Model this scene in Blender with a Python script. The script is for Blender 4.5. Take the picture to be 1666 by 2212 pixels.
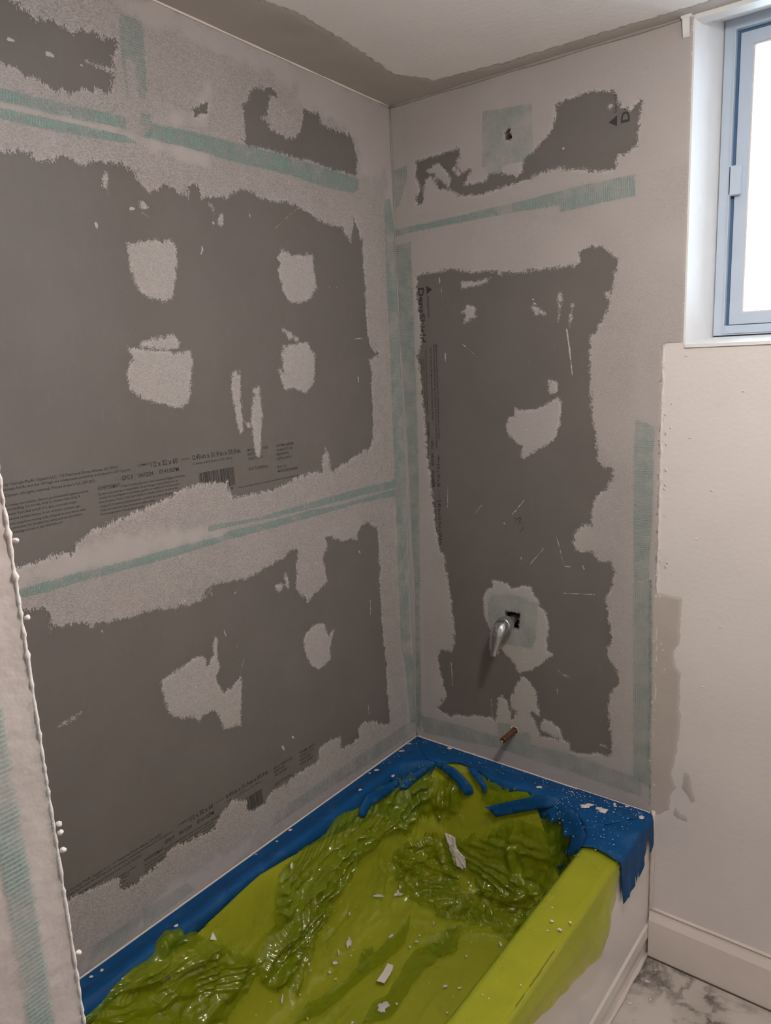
import bpy, bmesh, math, random
import numpy as np
from mathutils import Vector, Matrix
from mathutils.geometry import delaunay_2d_cdt

for _o in list(bpy.data.objects):
    bpy.data.objects.remove(_o, do_unlink=True)
scene = bpy.context.scene
COL = scene.collection

# ------------------------------------------------------------------ camera
# room axes: corner of the tub alcove at x=0,y=0; long wall is x=0, window wall is y=0; floor z=0
RIGHT = Vector((0.7883107, 0.6133731, -0.0483701))
DOWN = Vector((0.0884890, -0.1908215, -0.9776282))
FWD = Vector((-0.6088809, 0.7663945, -0.2047034))
cam_data = bpy.data.cameras.new("camera")
cam = bpy.data.objects.new("camera", cam_data)
COL.objects.link(cam)
m = Matrix((RIGHT, -DOWN, -FWD)).transposed().to_4x4()
m.translation = Vector((1.330696, -1.778389, 1.621028))
cam.matrix_world = m
cam_data.sensor_fit = 'HORIZONTAL'
cam_data.sensor_width = 36.0
cam_data.lens = 36.0 * 1627.0153 / 1666.0
cam_data.clip_start = 0.02
scene.camera = cam

# ------------------------------------------------------------------ world: hazy bright day outside
world = bpy.data.worlds.new("overcast_sky")
scene.world = world
world.use_nodes = True
_bg = world.node_tree.nodes["Background"]
_bg.inputs[0].default_value = (0.66, 0.83, 1.0, 1)
_bg.inputs[1].default_value = SKY_STRENGTH = 10.5

# daylight portal at the window opening (only guides sampling of the sky)
_pl = bpy.data.lights.new("window_portal", 'AREA')
_pl.shape = 'RECTANGLE'; _pl.size = 0.72; _pl.size_y = 0.64
_pl.cycles.is_portal = True
_po = bpy.data.objects.new("window_portal", _pl)
_po.location = (1.18, 0.235, 1.96)
_po.rotation_euler = (math.radians(-90), 0, 0)
COL.objects.link(_po)

LAMP_POS = (1.25, -0.98)
LAMP_POWER = 16.0
LAMP_DOWN = 5.5
LAMP_COLOR = (1.0, 0.925, 0.865)

vs = scene.view_settings
vs.view_transform = 'Standard'
vs.look = 'None'
vs.exposure = 0.37
vs.gamma = 1.0
vs.use_curve_mapping = False

RIMZ = 0.42           # tub rim height
APX = 0.752           # apron face
ALCW = 0.748          # alcove width
def ceil_z(x, y):
    return 2.276 - 0.051 * y

# ------------------------------------------------------------------ traced shapes, millimetres in the wall planes
L_ISL = [[[-1350,2301],[-1053,2242],[-1039,2227],[-1026,2225],[-1026,2217],[-1008,2218],[-1005,2209],[-992,2205],[-987,2211],[-961,2217],[-948,2210],[-932,2208],[-924,2216],[-909,2216],[-888,2223],[-882,2214],[-870,2210],[-863,2219],[-838,2219],[-843,2203],[-850,2190],[-856,2188],[-854,2167],[-858,2155],[-866,2122],[-887,2123],[-913,2120],[-941,2111],[-978,2102],[-1000,2110],[-1030,2117],[-1050,2124],[-1071,2126],[-1158,2124],[-1380,2127]],[[-683,2132],[-660,2141],[-652,2148],[-637,2151],[-638,2134],[-655,2127],[-669,2120],[-674,2129]],[[-549,2099],[-535,2101],[-534,2144],[-535,2175],[-515,2184],[-513,2205],[-487,2212],[-466,2213],[-463,2223],[-448,2225],[-431,2217],[-434,2210],[-454,2206],[-455,2183],[-463,2181],[-463,2164],[-483,2154],[-461,2144],[-456,2134],[-428,2129],[-401,2123],[-377,2132],[-351,2155],[-342,2199],[-289,2201],[-283,2180],[-271,2176],[-240,2174],[-215,2170],[-185,2171],[-175,2187],[-172,2168],[-159,2150],[-153,2128],[-155,2103],[-163,2079],[-201,2081],[-249,2080],[-280,2085],[-310,2084],[-319,2091],[-363,2085],[-405,2088],[-449,2091],[-484,2093],[-514,2088],[-534,2090]],[[-1427,1997],[-1232,1993],[-1092,1986],[-1080,1985],[-1060,1991],[-1042,1989],[-1032,1983],[-1009,1985],[-1002,1982],[-994,1991],[-975,1995],[-946,1988],[-931,1989],[-915,1998],[-894,1996],[-867,2000],[-854,1998],[-830,1987],[-832,1979],[-819,1967],[-800,1957],[-765,1975],[-747,1974],[-724,1962],[-706,1955],[-710,1980],[-688,1986],[-673,1962],[-643,1967],[-604,1969],[-583,1983],[-562,1991],[-533,1992],[-517,1982],[-479,1981],[-425,1984],[-388,1978],[-356,1970],[-313,1955],[-262,1944],[-225,1944],[-200,1912],[-192,1913],[-175,1973],[-163,1946],[-151,1923],[-146,1878],[-155,1938],[-150,1902],[-146,1847],[-145,1789],[-147,1737],[-146,1681],[-140,1649],[-124,1628],[-101,1626],[-107,1619],[-143,1607],[-136,1591],[-139,1522],[-139,1467],[-145,1412],[-150,1375],[-170,1363],[-216,1358],[-260,1342],[-235,1350],[-272,1340],[-323,1327],[-330,1365],[-344,1393],[-356,1365],[-360,1331],[-386,1333],[-439,1332],[-470,1328],[-496,1319],[-541,1314],[-588,1314],[-633,1316],[-667,1319],[-674,1335],[-676,1356],[-713,1359],[-752,1363],[-791,1362],[-787,1362],[-812,1357],[-834,1348],[-858,1342],[-881,1338],[-905,1333],[-936,1329],[-967,1325],[-991,1320],[-1015,1316],[-1038,1309],[-1050,1299],[-1055,1288],[-1067,1280],[-1092,1289],[-1111,1283],[-1132,1282],[-1152,1282],[-1200,1280],[-1313,1278],[-1557,1263]],[[-1561,1237],[-1211,1207],[-1164,1201],[-1152,1193],[-1149,1197],[-1132,1193],[-1123,1184],[-1126,1166],[-1126,1145],[-1118,1150],[-1089,1146],[-1077,1149],[-1053,1140],[-1047,1125],[-1041,1118],[-1036,1135],[-1018,1128],[-982,1123],[-952,1121],[-904,1119],[-874,1115],[-847,1108],[-802,1102],[-772,1107],[-751,1120],[-742,1133],[-801,1101],[-763,1113],[-740,1134],[-720,1128],[-686,1124],[-637,1118],[-604,1124],[-561,1133],[-515,1140],[-494,1150],[-470,1146],[-477,1119],[-478,1081],[-486,1049],[-470,1029],[-446,998],[-429,1013],[-394,1023],[-370,1037],[-373,1069],[-378,1102],[-358,1133],[-365,1151],[-353,1157],[-326,1142],[-303,1132],[-261,1127],[-237,1118],[-232,1145],[-215,1156],[-189,1161],[-152,1137],[-143,1122],[-144,1066],[-146,1002],[-147,936],[-150,870],[-147,824],[-142,768],[-139,739],[-139,693],[-139,613],[-137,523],[-160,528],[-212,563],[-252,578],[-275,574],[-281,541],[-320,538],[-357,542],[-357,578],[-389,586],[-436,590],[-450,567],[-455,548],[-502,554],[-540,552],[-578,546],[-619,551],[-640,542],[-661,529],[-685,530],[-708,541],[-709,567],[-748,592],[-767,583],[-790,573],[-806,551],[-832,551],[-868,557],[-891,567],[-848,555],[-889,562],[-925,570],[-953,558],[-975,551],[-1006,546],[-1023,541],[-1051,547],[-1059,558],[-1058,579],[-1085,585],[-1114,592],[-1146,596],[-1157,597],[-1304,595],[-1682,549]]]
L_SPOT = [[[-868,1854],[-837,1860],[-802,1867],[-784,1866],[-777,1869],[-757,1868],[-752,1854],[-755,1820],[-764,1790],[-769,1777],[-775,1755],[-789,1747],[-811,1751],[-833,1756],[-850,1769],[-860,1781],[-865,1798],[-866,1818],[-867,1833],[-869,1845]],[[-890,1657],[-871,1654],[-840,1653],[-802,1650],[-782,1645],[-744,1648],[-738,1633],[-745,1602],[-753,1564],[-760,1539],[-783,1531],[-809,1538],[-847,1548],[-880,1562],[-895,1576],[-902,1592],[-900,1610],[-893,1617],[-887,1635],[-887,1651]],[[-448,1876],[-412,1862],[-343,1871],[-343,1854],[-342,1834],[-334,1793],[-361,1766],[-380,1759],[-409,1752],[-436,1756],[-452,1776],[-458,1800],[-466,1827],[-458,1844],[-465,1857],[-456,1861]],[[-471,1655],[-438,1653],[-419,1657],[-381,1660],[-375,1647],[-369,1635],[-357,1633],[-364,1587],[-369,1561],[-388,1542],[-408,1534],[-421,1544],[-448,1551],[-472,1548],[-479,1567],[-489,1598],[-480,1599],[-472,1589],[-473,1621],[-474,1637],[-466,1643]],[[-905,957],[-890,963],[-862,969],[-821,979],[-791,976],[-785,964],[-780,948],[-767,962],[-762,967],[-763,990],[-753,1009],[-748,1004],[-750,969],[-747,932],[-761,914],[-760,901],[-749,877],[-742,866],[-720,872],[-689,888],[-695,821],[-703,768],[-727,773],[-752,781],[-762,806],[-772,835],[-805,838],[-819,827],[-840,847],[-885,865],[-899,896],[-905,927]],[[-454,925],[-436,933],[-409,930],[-390,925],[-384,894],[-379,886],[-354,896],[-366,871],[-377,846],[-375,816],[-403,809],[-421,806],[-447,824],[-466,857],[-475,888],[-470,910]],[[-867,1658],[-863,1666],[-844,1672],[-821,1677],[-803,1677],[-784,1687],[-778,1678],[-766,1667],[-774,1656],[-802,1651],[-808,1651]],[[-465,1694],[-444,1685],[-422,1673],[-411,1667],[-418,1662],[-445,1670],[-462,1685]],[[-634,1597],[-622,1600],[-617,1590],[-608,1599],[-609,1578],[-615,1539],[-614,1494],[-615,1466],[-624,1459],[-632,1480],[-633,1517],[-638,1556]],[[-574,1562],[-555,1561],[-555,1544],[-551,1522],[-553,1488],[-560,1457],[-564,1426],[-571,1401],[-582,1400],[-587,1429],[-589,1460],[-588,1491],[-579,1530],[-568,1543],[-575,1552]],[[-607,1484],[-599,1484],[-590,1476],[-589,1468],[-600,1472]],[[-553,1075],[-537,1078],[-528,1070],[-534,1060],[-549,1057],[-556,1065]],[[-522,1097],[-514,1096],[-510,1071],[-513,1058],[-521,1063]],[[-628,1931],[-622,1934],[-619,1924],[-627,1910],[-636,1911],[-637,1923]],[[-659,1957],[-650,1952],[-641,1945],[-646,1936],[-651,1944]],[[-902,1975],[-895,1978],[-894,1968],[-898,1945],[-903,1953],[-905,1966]],[[-829,1937],[-820,1939],[-811,1930],[-813,1924],[-827,1926]],[[-909,2166],[-891,2167],[-868,2166],[-851,2165],[-855,2160],[-877,2159],[-897,2164]],[[-1136,956],[-1126,963],[-1104,963],[-1090,965],[-1110,960],[-1124,956]]]
L_SLIV = [[-726,1016,-717,985,2.2],[-231,623,-229,591,3.5],[-195,932,-197,889,2.5],[-195,1565,-194,1551,5],[-852,1920,-843,1922,6],[-826,1917,-812,1909,2],[-649,1916,-648,1912,6],[-541,1944,-542,1934,4],[-381,1977,-482,1909,3],[-675,925,-690,897,2],[-662,1026,-720,905,1.2],[-922,2157,-918,2156,4],[-1053,2164,-1044,2165,6],[-986,2159,-974,2159,8],[-291,1799,-287,1791,3],[-261,1798,-260,1792,3],[-201,1665,-164,1666,2],[-930,1886,-929,1879,7],[-686,1864,-684,1854,5],[-540,663,-535,655,7],[-577,652,-569,636,5],[-233,1088,-227,1080,5],[-751,1115,-750,1106,4],[-685,1092,-671,1099,2],[-1026,1114,-1024,1109,4],[-942,1102,-942,1095,2.5],[-685,1862,-689,1848,4],[-720,1214,-716,1197,7]]
L_SCREW = [[-820,1810],[-824,1608],[-405,1831],[-403,1597],[-820,911],[-418,879],[-407,1096],[-402,1273],[-824,1214],[-824,1115],[-410,2183],[-409,2029]]
E_ISL = [[[83,2122],[132,2125],[163,2125],[217,2130],[218,2109],[203,2089],[229,2065],[251,2077],[253,2067],[228,2039],[257,2038],[299,2038],[301,2051],[340,2050],[353,2039],[384,2035],[397,2042],[399,2058],[410,2074],[427,2080],[448,2098],[473,2115],[485,2140],[489,2173],[513,2178],[540,2178],[567,2182],[597,2177],[630,2168],[632,2148],[645,2132],[666,2124],[680,2134],[689,2135],[686,2104],[683,2069],[679,2044],[661,2037],[639,2036],[632,2009],[610,2006],[572,2015],[533,2025],[497,2033],[452,2032],[427,2026],[392,2021],[330,2013],[284,2007],[251,2010],[208,2019],[189,2034],[149,2042],[145,2068],[130,2077],[111,2072],[101,2052],[105,2031],[97,2014],[82,2014],[79,2035],[94,2049],[81,2079]],[[69,1828],[112,1833],[162,1835],[200,1833],[242,1820],[283,1820],[323,1818],[328,1807],[353,1811],[377,1806],[415,1806],[447,1807],[492,1808],[532,1806],[549,1814],[549,1837],[570,1846],[595,1845],[616,1833],[636,1816],[643,1800],[633,1786],[633,1763],[625,1733],[622,1707],[609,1684],[593,1658],[576,1635],[576,1599],[574,1567],[577,1505],[582,1451],[589,1410],[593,1368],[593,1390],[598,1356],[596,1335],[609,1323],[637,1322],[635,1295],[618,1268],[592,1244],[584,1218],[582,1174],[552,1166],[534,1142],[534,1119],[541,1100],[591,1101],[596,1086],[612,1080],[636,1085],[643,1062],[637,1012],[622,986],[627,955],[632,911],[633,922],[638,878],[628,848],[635,822],[660,782],[658,758],[636,725],[632,681],[635,639],[642,598],[643,547],[608,546],[575,536],[551,526],[527,531],[522,552],[502,556],[467,551],[437,547],[432,561],[416,588],[406,615],[432,605],[432,638],[425,676],[407,702],[386,717],[376,709],[360,675],[343,635],[345,609],[361,601],[350,572],[340,597],[332,627],[316,638],[302,629],[298,586],[295,556],[275,559],[235,556],[188,538],[152,536],[137,521],[97,532],[88,541],[108,563],[124,589],[110,630],[102,666],[95,708],[108,738],[147,738],[157,759],[159,807],[154,848],[151,909],[141,959],[134,1004],[131,1031],[114,1054],[105,1115],[98,1176],[93,1251],[87,1325],[84,1324],[80,1437],[76,1485],[71,1557],[62,1609],[72,1632],[79,1656],[76,1720],[69,1767]]]
E_SPOT = [[[259,922],[271,952],[293,962],[290,984],[317,983],[338,984],[348,969],[364,971],[385,982],[412,981],[422,957],[435,947],[434,930],[449,926],[461,899],[464,866],[456,841],[459,807],[476,799],[453,777],[433,758],[407,737],[381,726],[366,722],[361,741],[340,762],[329,770],[313,781],[296,752],[277,774],[281,831],[271,854],[261,877]],[[368,1469],[377,1463],[406,1461],[435,1465],[469,1483],[497,1495],[501,1459],[494,1416],[485,1394],[459,1372],[430,1357],[395,1334],[385,1338],[390,1365],[366,1378],[346,1400],[340,1413],[354,1443],[367,1445]],[[152,2106],[171,2091],[192,2064],[189,2053],[182,2042],[160,2062],[141,2081],[116,2089],[113,2093],[136,2101]],[[201,2090],[224,2070],[214,2064],[195,2083]],[[617,2146],[623,2143],[623,2137],[618,2134],[614,2139]],[[213,1722],[232,1736],[250,1733],[259,1721],[249,1713],[259,1708],[217,1691],[226,1713]],[[421,1720],[442,1714],[458,1701],[453,1698],[430,1701]],[[212,1782],[215,1799],[241,1796],[283,1799],[303,1803],[298,1793],[257,1786]],[[464,1538],[487,1535],[492,1523],[487,1506],[469,1502]],[[437,583],[450,602],[473,598],[498,583],[505,557],[478,554],[452,562],[437,563]],[[495,1749],[501,1751],[502,1732],[497,1712],[492,1680],[492,1725]],[[528,1718],[531,1718],[529,1690],[523,1662],[521,1666]],[[635,1624],[641,1628],[643,1620],[637,1612]],[[488,758],[503,752],[522,744],[503,747]],[[610,574],[626,574],[634,570],[617,568]],[[613,1738],[625,1741],[625,1730],[617,1723]]]
E_SLIV = [[394,1222,357,1179,2.5],[262,1197,234,1165,2],[450,1095,407,1043,2],[487,1132,508,1056,2],[506,979,622,993,2.2],[151,1242,147,1175,2.5],[279,618,282,553,2],[143,703,145,627,3],[156,1615,156,1592,3.5],[515,1660,530,1549,4],[210,1640,267,1597,2],[510,1054,527,1054,3],[560,1063,564,1053,3],[382,1063,384,1044,2],[145,1818,145,1801,5],[150,1791,154,1747,1.5],[488,702,489,685,2.5],[554,1628,555,1627,3],[505,2075,509,2071,6],[331,1153,336,1149,4],[423,1738,428,1737,5],[426,1728,433,1726,5]]
E_SCREW = [[386,789],[387,756],[387,674],[402,1409]]
L_TAPE = [[[-1325,2080],[-1193,2083],[-1077,2085],[-966,2085],[-839,2087],[-842,2065],[-921,2061],[-993,2062],[-1059,2064],[-1081,2062],[-1197,2061],[-1328,2060]],[[-1329,2055],[-1198,2055],[-1082,2054],[-1017,2055],[-922,2054],[-844,2053],[-817,2042],[-873,2037],[-974,2034],[-1085,2036],[-1201,2035],[-1332,2036]],[[-779,2087],[-711,2089],[-542,2089],[-363,2085],[-147,2072],[-152,2044],[-178,2032],[-285,2033],[-400,2044],[-523,2046],[-595,2048],[-704,2055],[-807,2056]],[[-833,2267],[-779,2268],[-780,2217],[-786,2129],[-801,2124],[-810,2140],[-809,2188],[-825,2191],[-828,2127],[-834,2121],[-835,2169],[-835,2224]],[[-807,2100],[-782,2105],[-782,2063],[-807,2056]],[[-1558,1255],[-1163,1240],[-1075,1243],[-996,1240],[-871,1240],[-803,1240],[-706,1237],[-685,1243],[-549,1239],[-422,1240],[-282,1232],[-55,1234],[-57,1212],[-222,1221],[-397,1220],[-551,1221],[-687,1222],[-809,1220],[-874,1219],[-969,1221],[-1045,1223],[-1110,1221],[-1164,1224],[-1560,1243]],[[-744,1269],[-594,1257],[-431,1260],[-218,1263],[-53,1261],[-55,1238],[-220,1241],[-422,1243],[-548,1246],[-662,1252],[-742,1252]],[[-44,2035],[-17,2039],[-2,1955],[2,1830],[1,1589],[-3,1436],[-6,1234],[-12,722],[-1,661],[3,465],[-34,481],[-47,678],[-64,740],[-56,1242],[-54,1441],[-49,1591],[-52,1828]],[[4,483],[-285,489],[-620,487],[-635,453],[-415,449],[-291,440],[1,436]],[[-1016,471],[-902,466],[-877,433],[-1022,428]],[[-1163,416],[-1135,471],[-1026,467],[-1031,430],[-1148,417]]]
E_TAPE = [[[3,1918],[56,1924],[56,1826],[56,1637],[55,1440],[50,1236],[43,1023],[41,906],[18,902],[15,1092],[13,1372],[7,1639],[1,1831]],[[5,1960],[125,1964],[274,1970],[409,1976],[533,1985],[680,1988],[681,1941],[607,1939],[497,1932],[497,1948],[365,1951],[225,1948],[83,1945],[4,1941]],[[289,2201],[428,2190],[429,2063],[344,2064],[344,2046],[301,2051],[295,2069],[286,2071]],[[689,1445],[738,1425],[736,1356],[738,1236],[737,1207],[736,1160],[733,1049],[694,1039],[689,1199],[688,1354]],[[289,941],[345,952],[406,949],[406,941],[434,942],[432,902],[427,835],[413,803],[350,800],[308,799],[277,813],[275,861],[275,919]],[[299,551],[342,558],[343,543],[356,537],[359,526],[374,538],[404,552],[410,515],[376,506],[356,505],[344,487],[299,509]],[[19,497],[157,504],[308,507],[537,522],[726,509],[727,457],[537,464],[307,466],[30,439]],[[692,1035],[739,1053],[743,875],[746,744],[742,623],[744,491],[702,508],[698,721],[693,926],[695,865]],[[5,2112],[54,2120],[53,2088],[22,2019],[8,2013]],[[731,1052],[739,1053],[743,875],[747,744],[747,625],[751,442],[745,439],[735,621],[738,742],[732,933]],[[18,902],[37,906],[28,569],[19,439],[1,450]]]
E_DAMP = [[[743,1020],[811,1016],[809,968],[810,889],[808,948],[810,902],[795,880],[798,848],[813,823],[814,771],[813,727],[818,704],[810,614],[804,577],[798,545],[811,514],[800,495],[797,448],[768,422],[750,426],[745,624],[746,744],[743,935],[742,956]],[[831,561],[844,561],[848,527],[860,496],[851,486],[837,508],[826,519]],[[812,459],[826,443],[839,443],[842,429],[818,430],[808,437]],[[735,1600],[799,1597],[796,1552],[753,1500],[807,1453],[813,1359],[807,1238],[817,1101],[744,1047],[744,1179],[743,1425]]]
E_SMOOTHBAND = []
L_SMOOTH = [[[-1201,1272],[-1159,1283],[-1020,1280],[-929,1289],[-832,1280],[-703,1264],[-706,1237],[-871,1240],[-1075,1243],[-1163,1240],[-1360,1202],[-1348,1277]],[[-368,2269],[6,2273],[7,2125],[-150,2064],[-147,2169],[-279,2200],[-370,2203]],[[-742,2315],[-638,2308],[8,2276],[2,2195],[-267,2222],[-477,2255],[-620,2256],[-755,2263],[-833,2288]],[[-922,484],[-698,467],[-758,420],[-908,414],[-1146,418],[-1151,434]],[[-43,1170],[13,428],[-50,424],[-66,1175]],[[-1080,2063],[-1016,2063],[-869,2066],[-773,2054],[-644,2054],[-648,2022],[-775,2038],[-844,2049],[-1017,2053],[-1082,2053]],[[-688,2119],[-629,2184],[-638,2109],[-752,2097]]]
RIM_IN = [[93,-1222],[78,-1086],[80,-960],[74,-750],[82,-530],[85,-392],[80,-272],[104,-192],[143,-130],[222,-76],[333,-105],[446,-99],[546,-135],[638,-266],[656,-245],[701,-233]]
APR_FLAP = [[-236,396],[-222,295],[-209,297],[-201,299],[-181,290],[-175,296],[-148,300],[-150,334],[-141,304],[-123,327],[-115,299],[-101,308],[-84,318],[-84,341],[-74,345],[-65,351],[-65,382],[-44,375],[-40,332],[-10,342],[-10,373],[-15,417]]
RIM_FLAP = [[632,-291],[660,-312],[656,-334],[659,-272],[699,-229],[735,-237],[764,-270]]
HOLE_VALVE = [[330,899],[344,900],[373,902],[377,896],[374,851],[351,850],[330,849]]
HOLE_SHOWER = [[363,2146],[370,2142],[368,2136],[374,2129],[367,2121],[356,2120],[351,2128],[352,2141]]
MARK = [[[360,1169],[373,1169],[383,1175]],[[370,1169],[365,1156]],[[373,1169],[388,1154]],[[386,1175],[372,1150]],[[393,1147],[377,1129]],[[378,1174],[382,1167]]]
TEXT = [['0.49-in x 31.9-in x 59.9-in',-764.8,1417.3,135.8,-3.4,10.7],['12.4mm x 810.2mm x 1521.4mm',-765,1406.4,110,-2.5,5.4],['8',-666.3,1335.8,6.9,-0.4,6.6],['MOLD & MOISTURE',-607.1,1415.8,64.5,-2,6.1],['RESISTANT',-607.7,1405.8,38.6,-1.2,6.2],['TILE BACKER',-607.6,1395.4,45.3,-1.7,6.2],['EASY TO INSTALL',-608.3,1371,61.5,-3.2,6.8],['LIFETIME LIMITED',-515.6,1414.1,60.3,-1.3,6.4],['WARRANTY FOR',-515.7,1403.6,54.2,-1.7,6.4],['RESIDENTIAL',-515.9,1393.4,43,-1.2,6.4],['INSTALLATION*',-515.7,1382.6,49.7,-1.7,6.4],['BUILT IN',-515.9,1362.2,28.2,-1.1,6.4],['MOISTURE BARRIER',-516.2,1352,69,-2.7,6.5],['*For more information and warranty information visit: DensShield.com',-644.4,1334.6,197,-2.6,4.2],['ACTUAL',-793.3,1420.7,23.4,-0.4,3.9],['COMMON',-900.8,1423.1,27.6,-0.1,4.5],['1/2 x 32 x 60',-870.4,1417.5,66.8,-1.5,10.9],['GPG 0',-940.3,1401,25.4,-0.2,8.8],['04/12/24',-901.8,1400.5,35,-0.4,8.5],['07:41:02PM',-851.9,1400.1,49,-0.8,8.7],['Georgia-Pacific Gypsum LLC. 133 Peachtree Street Atlanta, GA 30303',-1160.7,1428,214.5,-3.1,5.4],['Georgia-Pacific and the GP logo are trademarks owned by or licensed to GP Gypsum',-1176.5,1420,257.8,-5.5,5],['Gypsum. All rights reserved. Printed in the U.S.A. GP12021',-1176.3,1408.9,177.9,-2.9,5],['Causes eye irritation. Observe good industrial hygiene practices',-1171.1,1391.7,156.4,-1.8,4.3],['and handling. Do not eat, drink or smoke when using. If',-1173.3,1384.1,140.3,-0.9,4.3],['doctor if you feel unwell. If in eyes, rinse with water',-1173.6,1375.6,132.8,-2.1,4.3],['Remove contact lenses. If eye irritation persists, get',-1173.9,1367.2,139.2,-3.6,4.3],['Store away from strong acids. Dispose in accordance with',-1174.3,1358,149,-1.6,4.3],['requirements. For product line, safety and use information',-1174.5,1350.2,141.1,-2,4.3],['www.buildgp.com/sds or call 1-800-225-6119',-1174.7,1342.4,100.8,-2.1,4.3],['ADVERTISSEMENT:',-994.7,1390.1,49.7,-1.8,7.3],["Cause l'irritation des yeux. Suivre une bonne hygiene industrielle",-943.8,1387.9,154.8,-5.2,4.4],['De laver avec soin apres manipulation. Ne pas manger, boire ni fumer lors de',-994.9,1380.3,186.1,-5.3,4.3],["l'emploi. En cas d'ingestion ou malaise, appeler un medecin. En cas de contact",-994.8,1372.6,189.3,-5.3,4.3],["avec les yeux, rincer a l'eau claire plusieurs minutes. Retirer les verres de",-995.2,1364.9,183,-5,4.3],["contact. Si l'irritation oculaire persiste, consulter un medecin. Eloigner",-995.2,1356.1,171.9,-5.1,4.3],["l'acide des acides forts. Jeter en suivant la reglementation",-995.1,1348.4,126.3,-4.5,4.3],['Pour renseignements: www.gp.com ou appeler',-995,1340.6,98.5,-3.3,4.3]]
BAR = [[-752,1388],[-650,1385],[-653,1345],[-752,1357]]
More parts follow.
